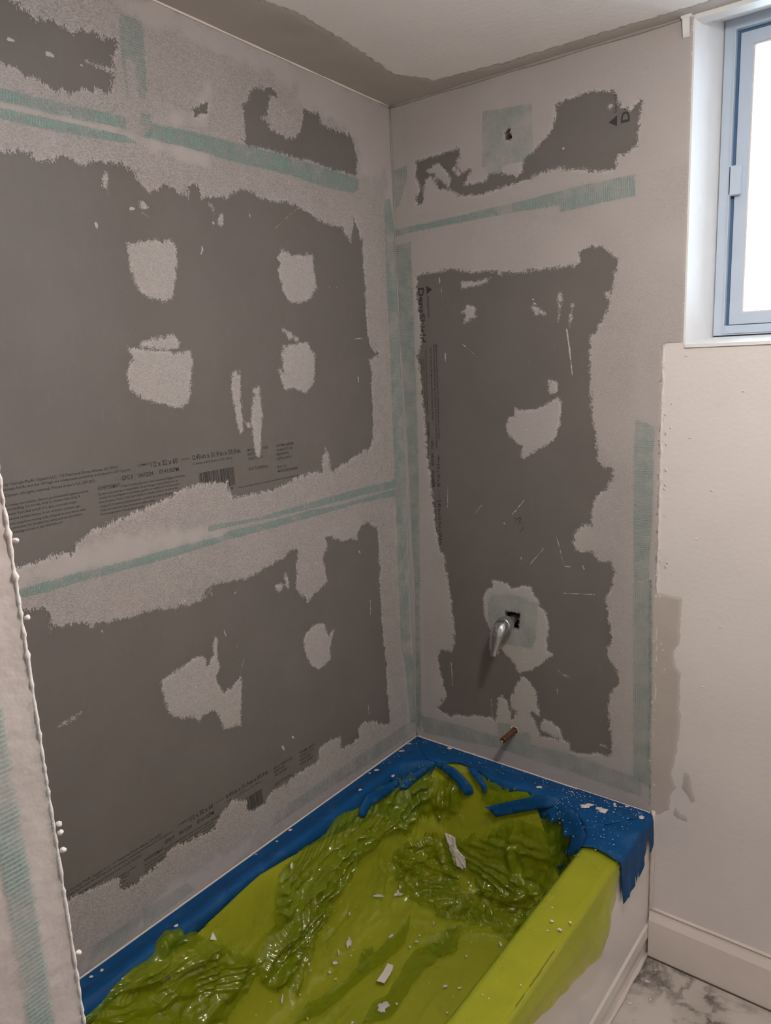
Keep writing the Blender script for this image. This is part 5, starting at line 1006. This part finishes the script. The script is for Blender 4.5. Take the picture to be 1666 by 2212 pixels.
# loose, doubled-up bundles of the sheet, creased along their length
def lerp_grid(G, I, J):
    i0 = np.clip(I.astype(int), 0, nx_-2); j0 = np.clip(J.astype(int), 0, ny_-2); a = I-i0; b = J-j0
    if G.ndim == 3: a = a[..., None]; b = b[..., None]
    return (G[j0, i0]*(1-a)+G[j0, i0+1]*a)*(1-b)+(G[j0+1, i0]*(1-a)+G[j0+1, i0+1]*a)*b
tri = lambda q: 1-np.abs(2*(q-np.floor(q))-1)
for bi, (poly, dr, amp, per) in enumerate(BUNDLES):
    P_ = np.array(poly, float)
    I, J = np.meshgrid(np.arange(max(P_[:, 0].min(), 1), min(P_[:, 0].max(), nx_-2), .5), np.arange(max(P_[:, 1].min(), 1), min(P_[:, 1].max(), ny_-2), .5))
    sd = poly_sdf(I, J, poly)*4.5 + 5*vnoise(I*4.5, J*4.5, 22, 60+bi) + 3*vnoise(I*4.5, J*4.5, 9, 70+bi)
    q3 = lerp_grid(FP, I, J); nn_ = lerp_grid(FN, I, J); fd = lerp_grid(FFD, I, J)
    a3 = np.array(FP[dr[0][1], dr[0][0]])*1000; b3 = np.array(FP[dr[1][1], dr[1][0]])*1000; ax = (b3-a3)/np.linalg.norm(b3-a3)
    rel = q3*1000-a3; al = rel@ax; cross_ = np.cross(nn_, ax); cross_ /= np.linalg.norm(cross_, axis=-1, keepdims=True)+1e-9
    ac = (rel*cross_).sum(-1)
    w1 = 20*vnoise(al*.45, ac, 60, 80+bi)+7*vnoise(al*.45, ac, 26, 81+bi); 
    m1 = np.clip(.55+vnoise(al*.4, ac, 50, 82+bi), .1, 1.25)
    g = m1*tri((ac+w1+.12*al)/per)**1.15 + .55*np.clip(.4+vnoise(al, ac, 50, 83+bi), 0, 1)*tri((ac*1.3-.35*al+w1)/(per*.63))**1.15 + .30*np.clip(.2+vnoise(al, ac, 40, 84+bi), 0, 1)*tri((al+.5*ac+1.5*w1)/(per*1.9))**1.2 + .10*tri((ac*.6+al*.9+w1*2)/(per*.55))
    e_ = np.clip((sd+4)/16, 0, 1); e_ = e_*e_*(3-2*e_)
    tk = np.clip(sm(.072, .098, q3[..., 0])+(q3[..., 1] < -.80), 0, 1)*sm(.092, .118, -q3[..., 1])
    off = 1.0 + tk*(1.2 + e_*(amp*1.05*g + .5*fd))
    V3 = q3 + nn_*(off/1000)[..., None]
    hh = np.where(V3[..., 0] < .70, tub_h(V3[..., 0], V3[..., 1])+.004, -1); V3[..., 2] = np.maximum(V3[..., 2], hh)
    keep = sd > -4; cell = keep[:-1, :-1] & keep[1:, :-1] & keep[:-1, 1:] & keep[1:, 1:]
    used = np.zeros(keep.shape, bool); used[:-1, :-1] |= cell; used[1:, :-1] |= cell; used[:-1, 1:] |= cell; used[1:, 1:] |= cell
    idx = np.full(keep.shape, -1); idx[used] = k0+np.arange(used.sum()); k0 += int(used.sum())
    V_.append(V3[used]); c_ = np.argwhere(cell)
    F_.append(np.stack([idx[c_[:, 0], c_[:, 1]], idx[c_[:, 0]+1, c_[:, 1]], idx[c_[:, 0]+1, c_[:, 1]+1], idx[c_[:, 0], c_[:, 1]+1]], -1))
sheet = mesh_obj("plastic_sheet", np.concatenate(V_) - np.array(sheet_o), [tuple(f) for f in np.concatenate(F_)], FILM, None, True)
sheet.location = sheet_o
tag(sheet, "crumpled lime green plastic sheet lining the bathtub", "plastic sheet")

# ------------------------------------------------------------------ blue painter's tape
def film_base(x, y):
    return np.where(x < .735, np.maximum(tub_h(x, y), tub_h(x + .012, y) * .5 + tub_h(x - .012, y) * .5) + .0115, RIMZ + .0105)
def fill_poly(outline, step):
    """outline (mm) -> points incl. interior grid, triangles"""
    O = []
    for i in range(len(outline)):
        a = np.array(outline[i], float); b = np.array(outline[(i+1) % len(outline)], float); n = max(1, int(np.hypot(*(b-a)) / step))
        for k in range(n): O.append(tuple(a + (b-a) * k / n))
    us = np.arange(min(p[0] for p in O), max(p[0] for p in O), step); vn = np.arange(min(p[1] for p in O), max(p[1] for p in O), step)
    U, Vv = np.meshgrid(us, vn); s = poly_sdf(U, Vv, O)
    pts_ = [Vector(p) for p in O] + [Vector((a, b)) for a, b in zip(U[s > step * .4], Vv[s > step * .4])]
    ed = [(i, (i+1) % len(O)) for i in range(len(O))]
    v2, e2, f2, *_ = delaunay_2d_cdt(pts_, ed, [], 0, 1e-4)
    A = np.array([(p.x, p.y) for p in v2])
    cen = np.array([[A[list(f), 0].mean(), A[list(f), 1].mean()] for f in f2])
    ok = poly_sdf(cen[:, 0], cen[:, 1], O) > 0
    return A, [tuple(f) for f, k in zip(f2, ok) if k]
def solid(o, t):
    md = o.modifiers.new("thickness", 'SOLIDIFY'); md.thickness = t; md.offset = 1.0
    return o
def tape_piece(outline, label, lift, step=8.0, wrap=False, seed=0, parts=None):
    A, T = fill_poly(outline, step)
    x, y = A[:, 0] / 1000, A[:, 1] / 1000
    if wrap:
        q = x; bend = APX - .010
        xr = np.minimum(q, bend)
        a = np.clip((q - bend) / .015, 0, 1) * math.pi / 2
        fl = film_base(xr, y)
        top = np.where(y < -.19, fl, np.where(y > -.05, RIMZ + .002, np.minimum(fl, RIMZ + .009))) + lift
        down = np.maximum(q - bend - .015, 0)
        X = xr + .0170 * np.sin(a) + .001 + np.where(down > 0, .0015 + .004 * np.abs(np.sin(y * 55)) * np.clip(down * 10, 0, 1), 0)
        Z = top - .010 * (1 - np.cos(a)) - down
    else:
        X = x; near = np.minimum(x, -y)
        Z = RIMZ + .0012 + lift + (film_base(x, y) - RIMZ - .0012) * sm(.03, .055, near)
    Z = Z + .0012 * vnoise(A[:, 0], A[:, 1], 30, seed) * sm(.02, .05, np.minimum(x, -y))
    c = Vector((float(X.mean()), float(y.mean()), RIMZ))
    o = mesh_obj("painters_tape", np.stack([X - c.x, y - c.y, Z - c.z], -1), T, BLUE, None, True)
    o.location = c
    tag(o, label, "tape", "blue painter's tape on the tub")
    return solid(o, .0005)
jag = random.Random(12)
left_in = [(93, -1222), (80, -1086), (81, -960), (76, -750), (82, -530), (86, -392), (88, -300), (104, -192), (140, -128)]
tape_piece([(3, -1515)] + [(3, -4)] + [(150, -4), (150, -118)] + list(reversed(left_in)) + [(92, -1515)], "long blue tape strip on the rim along the long wall", .0, seed=1)
tape_piece([(20, -4), (735, -4), (735, -60), (640, -180), (590, -150), (546, -128), (500, -112), (446, -99), (390, -104), (333, -106), (280, -90), (222, -80), (160, -112), (120, -120), (60, -70)], "blue tape strip on the rim along the end wall", .0007, seed=2)
flap = [(APX * 1000 + (420 - z), y) for y, z in APR_FLAP]
tape_piece([(548, -5)] + [(742, -5), (752, -6)] + list(reversed(flap)) + [(756, -240), (742, -244), (718, -236), (690, -232), (664, -243), (648, -262), (652, -300), (640, -285), (636, -262), (622, -240), (608, -205), (590, -180), (566, -150), (552, -120)], "wide blue tape over the tub corner with a torn flap hanging down the apron", .0016, step=7.0, wrap=True, seed=3)
TAB_LABEL = ["blue tape tab folded down beside the left wall of the tub", "short dark blue tape tab left of the far corner of the tub", "curved blue tape tab hanging in from the far rim",
             "pointed blue tape tab right of the curved one on the far rim", "long straight blue tape strip lying across the sheet below the far rim", "torn blue tape drooping into the tub at the front corner", "small blue tape tip peeking out under the front rim"]
for lab, tb in zip(TAB_LABEL, TABS):
    n = tb[0]; P3 = np.array([t[:3] for t in tb[1:]], float) / 1000; P2 = [Vector((t[3], -t[4])) for t in tb[1:]]
    v2, e2, f2, ov, *_ = delaunay_2d_cdt(P2, [(i, (i+1) % n) for i in range(n)], [], 0, 1e-4)
    O = [(p.x, p.y) for p in P2[:n]]
    A = np.array([(p.x, p.y) for p in v2]); src_ = [o_[0] if o_ else 0 for o_ in ov]
    T = [tuple(f) for f in f2 if poly_sdf(A[list(f), 0].mean(keepdims=True), A[list(f), 1].mean(keepdims=True), O)[0] > 0]
    c = P3.mean(0)
    o = mesh_obj("painters_tape", P3[src_] - c, T, BLUE, None, True); o.location = Vector(c)
    tag(o, lab, "tape", "blue painter's tape on the tub"); solid(o, .0005)

# ------------------------------------------------------------------ plaster crumbs and flakes
def crumb_mesh(name, a, b, seed, lumpy=.35, tall=.35, open_=False):
    rng = random.Random(seed); bm = bmesh.new()
    bmesh.ops.create_icosphere(bm, subdivisions=2 if max(a, b) < 14 else 3, radius=1.0)
    ph = [rng.uniform(0, 6.28) for _ in range(6)]
    for v_ in bm.verts:
        x, y, z = v_.co; th = math.atan2(y, x)
        r = 1 + lumpy * (.5 * math.sin(2*th+ph[0]) + .35 * math.sin(3*th+ph[1]) + .3 * math.sin(5*th+ph[2]) + .25 * math.sin(9*th+ph[3]))
        zz = max(z, -.15) * (1 + .4 * math.sin(4*x+ph[4]) * math.sin(5*y+ph[5]) + rng.uniform(-.2, .2))
        v_.co = Vector((x * r * a / 1000 * .78, y * r * b / 1000 * .78, zz * min(a, b) * tall / 1000))
    me = bpy.data.meshes.new(name); bm.to_mesh(me); bm.free(); me.materials.append(FLAKE)
    me.polygons.foreach_set("use_smooth", [True] * len(me.polygons))
    return me
def put_crumb(d, label, group, seed, name="plaster_crumb", me=None, **kw):
    x, y, z, n0, n1, n2, a, b = d
    nrm = Vector((n0, n1, n2)).normalized()
    if n2 == 100 and z > 415 and group != "plaster crumbs on the green sheet" and "sheet" not in label and "front rim" not in label:
        near = min(x, -y) / 1000          # sit on top of the tape
        z = 423.4 + 10.0 * float(sm(.03, .055, near)) if x < 540 else (424.6 if y > -50 else 433.2)
    o = bpy.data.objects.new(name, me or crumb_mesh(name, max(a, 2.5), max(b, 2.5), seed, **kw)); COL.objects.link(o)
    # long side follows the picture's horizontal/vertical: the room's x+y diagonal
    t = (RIGHT - nrm * RIGHT.dot(nrm)).normalized(); s_ = nrm.cross(t)
    o.matrix_world = Matrix((t, s_, nrm)).transposed().to_4x4()
    o.location = Vector((x, y, z)) / 1000 + nrm * .0006
    return tag(o, label, "plaster", group)
ORD = ["first", "second", "third", "fourth", "fifth", "sixth", "seventh", "eighth", "ninth", "tenth", "eleventh", "twelfth", "thirteenth", "fourteenth", "fifteenth", "sixteenth", "seventeenth", "eighteenth", "nineteenth", "twentieth", "twenty-first", "twenty-second", "twenty-third", "twenty-fourth", "twenty-fifth", "twenty-sixth", "twenty-seventh", "twenty-eighth"]
def area_tape(d):
    x, y = d[0], d[1]
    if x > 755: return "on the hanging tape flap"
    if x > 520: return "on the blue corner tape"
    if x > 110 and y > -110: return "on the end wall tape strip"
    return "on the long wall tape strip"
def area_sheet(d):
    x, y, z = d[:3]
    if x > 650: return "on the green front rim"
    if y > -215: return "on the sheet's far end"
    if z > 175: return "on the green left-hand folds"
    return "on the left half of the green floor" if x < 300 else "on the right half of the green floor"
def scatter(items, area, group, seed, tall):
    by = {}
    for i, d in enumerate(items): by.setdefault(area(d), []).append((i, d))
    for ar, lst in by.items():
        lst.sort(key=lambda t: -t[1][1] + (t[1][0] if "end wall" in ar else 0) * 10)
        big = "small" 
        for k, (i, d) in enumerate(lst):
            where = "from the left" if "end wall" in ar else "from the far end"
            put_crumb(d, ORD[k] + " small plaster crumb " + where + " " + ar, group, seed + i, tall=tall)
scatter(CRUMB_TAPE, area_tape, "plaster crumbs on the blue tape", 100, .25)
scatter(CRUMB_SHEET, area_sheet, "plaster crumbs on the green sheet", 200, .28)
for i, d in enumerate(CRUMB_BIG): put_crumb(d[1:], d[0], None, 300 + i, name="plaster_lump", lumpy=.5, tall=.22)
FL = ["long ragged plaster flake on the sheet against the far end of the tub", "flat white rectangular board scrap on the tub floor", "white triangular board scrap on the fold at the left rim"]
for k, (lab, oo) in enumerate(zip(FL, FLAKES)):
    P3 = np.array(oo, float) / 1000; c = P3.mean(0)
    nrm = np.cross(P3[1]-P3[0], P3[2]-P3[0]) if k != 0 else np.linalg.svd(P3-c)[2][2]
    nrm = np.linalg.svd(P3 - c)[2][2]
    if nrm @ np.array([.6, -.75, .4]) < 0: nrm = -nrm
    P3 = P3 - ((P3 - c) @ nrm)[:, None] * nrm
    bm = bmesh.new(); rng = random.Random(k + 40)
    fine = []
    for i in range(len(P3)):
        a, b = P3[i], P3[(i+1) % len(P3)]; m_ = 4 if k == 0 else 1
        for j in range(m_): fine.append(a + (b-a) * j / m_ + (np.array([rng.gauss(0, .0011) for _ in range(3)]) if k == 0 else 0))
    lo_ = [bm.verts.new(p - c + nrm * .003) for p in fine]
    hi_ = [bm.verts.new((p - c) * .94 + nrm * (.008 if k == 0 else .0045)) for p in fine]
    top = bm.verts.new(nrm * (.012 if k == 0 else .0046)); n = len(fine)
    for i in range(n):
        j = (i+1) % n
        bm.faces.new((lo_[i], lo_[j], hi_[j], hi_[i])); bm.faces.new((hi_[i], hi_[j], top))
    bm.faces.new(list(reversed(lo_)))
    bmesh.ops.recalc_face_normals(bm, faces=bm.faces)
    o = bm_obj("plaster_flake" if k == 0 else "board_scrap", bm, FLAKE if k == 0 else TRIM); o.location = Vector(c)
    tag(o, lab, "plaster" if k == 0 else "scrap")
# dust: specks beyond counting
rng = random.Random(77); V_, F_ = [], []
def speck(p, s):
    k = len(V_); p = Vector(p)
    for d in ((s, 0, 0), (0, s*.8, 0), (-s*.9, .2*s, 0), (0, -s, 0), (0, 0, s*.8)): V_.append(p + Vector(d))
    F_.extend([(k, k+1, k+4), (k+1, k+2, k+4), (k+2, k+3, k+4), (k+3, k, k+4)])
for i in range(520):
    if i < 200: x, y = rng.uniform(.54, .74), -abs(rng.gauss(0, .11)) - .012
    elif i < 320: x, y = rng.uniform(.01, .6), -rng.uniform(.008, .07)
    else: x, y = rng.uniform(.008, .05), -rng.uniform(.02, 1.1)
    if y < -.225: continue
    z = RIMZ + (.0045 if min(x, -y) < .03 else .0148 if min(x, -y) > .055 else .011)
    speck((x, y, z), rng.choice((.0006, .0009, .0012, .0018)))
FPv = FP[20:330, 30:255].reshape(-1, 3)
for i in range(420):
    p = FPv[rng.randrange(len(FPv))]; speck((p[0], p[1], p[2] + .0012), rng.choice((.0006, .0009, .0012, .002)))
dust = mesh_obj("plaster_dust", V_, F_, FLAKE); tag(dust, "fine white plaster dust scattered over the tape and sheet", "dust", kind="stuff")
# a few crumbs on the floor by the tub
for i, (px_, py_, s) in enumerate(((.79, -.05, 3), (.785, -.10, 5), (.81, -.15, 3), (.772, -.19, 6), (.80, -.23, 4), (.775, -.28, 5))):
    put_crumb((px_*1000, py_*1000, 0, 0, 0, 100, s*1.6, s), ORD[i] + " plaster crumb from the corner on the marble floor", "plaster crumbs on the floor", 400 + i)

# ------------------------------------------------------------------ shower valve handle
hx_, hz_ = .354, .877
fau = empty("shower_faucet", (hx_, 0, hz_)); tag(fau, "chrome single-lever shower faucet in the square wall hole", "faucet")
def lathe_y(bm, prof, seg=40):
    rings = [[bm.verts.new((r * math.cos(2*math.pi*k/seg), y, r * math.sin(2*math.pi*k/seg))) for k in range(seg)] for y, r in prof]
    for i in range(len(prof)-1):
        for k in range(seg): bm.faces.new((rings[i][k], rings[i][(k+1) % seg], rings[i+1][(k+1) % seg], rings[i+1][k]))
    return rings
bm = bmesh.new()
r_ = lathe_y(bm, [(-.030, .0195), (-.031, .0215), (-.034, .0228), (-.056, .0232), (-.058, .0226), (-.059, .0215)]); bm.faces.new(r_[0])
bmesh.ops.recalc_face_normals(bm, faces=bm.faces); bm_obj("collar", bm, CHROME, fau, True)
# domed cap flowing into a downward lever
bm = bmesh.new(); rings = []; seg = 32
path = [(-.0585, 0.0000, .0215, .0215), (-.066, -.0005, .0212, .0206), (-.074, -.0035, .0198, .0182), (-.0815, -.0090, .0180, .0150)]
# cross-sections turn from facing the wall to facing down
sec = [((0, -.0585, 0), (0, -1, 0), .0216, .0216), ((0, -.068, -.001), (0, -1, -.10), .0212, .0206), ((-.0005, -.0775, -.006), (-.02, -.9, -.5), .0196, .0180), ((-.0015, -.084, -.016), (-.05, -.6, -.85), .0178, .0138),
       ((-.003, -.0885, -.029), (-.07, -.35, -1), .0148, .0098), ((-.0045, -.0925, -.044), (-.08, -.25, -1), .0112, .0068), ((-.006, -.0955, -.057), (-.08, -.2, -1), .0092, .0054), ((-.0072, -.0975, -.067), (-.08, -.25, -1), .0092, .0056), ((-.0078, -.0995, -.074), (-.08, -.4, -1), .0090, .0056), ((-.008, -.1005, -.0775), (-.08, -.4, -1), .0062, .0036)]
for c, d, rx_, ry_ in sec:
    d = Vector(d).normalized(); sx = Vector((1, 0, 0)); sx = (sx - d * sx.dot(d)).normalized(); sy = d.cross(sx)
    rings.append([bm.verts.new(Vector(c) + sx * rx_ * math.cos(t) + sy * ry_ * math.sin(t)) for t in (2*math.pi*k/seg for k in range(seg))])
for i in range(len(rings)-1):
    for k in range(seg): bm.faces.new((rings[i][k], rings[i][(k+1) % seg], rings[i+1][(k+1) % seg], rings[i+1][k]))
bm.faces.new(rings[-1]); bmesh.ops.recalc_face_normals(bm, faces=bm.faces)
lev = bm_obj("lever", bm, CHROME, fau, True); sd = lev.modifiers.new("round", 'SUBSURF'); sd.levels = 1; sd.render_levels = 2
bm = bmesh.new(); r_ = lathe_y(bm, [(.045, .0115), (.0, .0115), (-.004, .0135), (-.012, .0135), (-.014, .010), (-.032, .010)], 24)
bmesh.ops.recalc_face_normals(bm, faces=bm.faces); bm_obj("valve_stem", bm, DARKMETAL, fau, True)
bm = bmesh.new(); add_box(bm, -.022, .026, .045, .085, -.03, .03); bmesh.ops.bevel(bm, geom=list(bm.edges), offset=.006, segments=2, affect='EDGES'); bm_obj("valve_body", bm, DARKMETAL, fau)
bm = bmesh.new(); tube(bm, [(.019, .06, -.3), (.019, .06, .4)], .0085, 14); bm_obj("riser_pipe", bm, COPPER, fau, True)
# copper stub for the tub spout
def open_pipe(name, c, y0, y1, ro, ri, label, flange=False):
    o = empty(name, (c[0]/1000, 0, c[1]/1000)); tag(o, label, "pipe")
    bm = bmesh.new(); r_ = lathe_y(bm, [(y1, ri), (y0, ri), (y0, ro), (y0 + .002, ro * 1.03), (y1, ro)], 28)
    bmesh.ops.recalc_face_normals(bm, faces=bm.faces); bm_obj("pipe_wall", bm, COPPER, o, True)
    bm = bmesh.new(); r_ = lathe_y(bm, [(y0 + .03, ri * .98), (y0 + .031, .0001)], 24); bm_obj("pipe_inside", bm, FRAMING, o)
    return o
open_pipe("spout_pipe", SPOUT, -.071, .06, .0085, .0072, "bare copper stub pipe sticking out low on the end wall")
bm = bmesh.new()
sp_ = open_pipe("shower_pipe", (363, 2133), .016, .06, .0095, .0065, "copper shower outlet inside the ragged hole high on the end wall")
bm = bmesh.new(); r_ = lathe_y(bm, [(.022, .0096), (.022, .0165), (.030, .0165)], 24); bmesh.ops.recalc_face_normals(bm, faces=bm.faces); bm_obj("elbow_collar", bm, COPPER, sp_, True)
# crumbly compound around the spout pipe
for i in range(12):
    a = i * .52; rng = random.Random(900 + i); u, v_ = SPOUT[0] + 12 * math.cos(a), SPOUT[1] + 12 * math.sin(a)
    flake("compound_bump", wall_back, map_end, [(u + rng.uniform(1, 3) * math.cos(t), v_ + rng.uniform(1, 3) * math.sin(t)) for t in np.linspace(0, 6.28, 7)[:-1]], 1.2, rng.uniform(.6, 2.0), FLAKE, i)

# ------------------------------------------------------------------ ceiling lamp (above the frame)
lx_, ly_ = LAMP_POS; lz_ = ceil_z(lx_, ly_)
lamp = empty("ceiling_lamp", (lx_, ly_, lz_)); tag(lamp, "round flush ceiling lamp above the tub, out of view", "lamp")
GLOW = bpy.data.materials.new("lamp_glass"); GLOW.use_nodes = True
_e = GLOW.node_tree.nodes["Principled BSDF"]; _e.inputs['Base Color'].default_value = (.9, .88, .85, 1); _e.inputs['Emission Color'].default_value = (*LAMP_COLOR, 1); _e.inputs['Emission Strength'].default_value = 4.0
bm = bmesh.new(); tube(bm, [(0, 0, 0), (0, 0, -.012)], .11, 32); bm_obj("base_plate", bm, TRIM, lamp)
bm = bmesh.new(); tube(bm, [(0, 0, -.012), (0, 0, -.085)], .012, 16); bm_obj("stem", bm, TRIM, lamp)
bm = bmesh.new()
tube(bm, [(0, 0, -.085), (0, 0, -.100), (0, 0, -.118), (0, 0, -.130), (0, 0, -.136)], [.10, .098, .08, .05, .01], 32); bm_obj("glass_shade", bm, GLOW, lamp, True)
ld = bpy.data.lights.new("bulb", 'POINT'); ld.energy = LAMP_POWER; ld.color = LAMP_COLOR; ld.shadow_soft_size = .05
lo = bpy.data.objects.new("bulb", ld); lo.location = (0, 0, -.21); lo.parent = lamp; COL.objects.link(lo)
dl = bpy.data.lights.new("shade_glow", 'AREA'); dl.shape = 'DISK'; dl.size = .17; dl.energy = LAMP_DOWN; dl.color = LAMP_COLOR
do = bpy.data.objects.new("shade_glow", dl); do.location = (0, 0, -.15); do.parent = lamp; COL.objects.link(do)
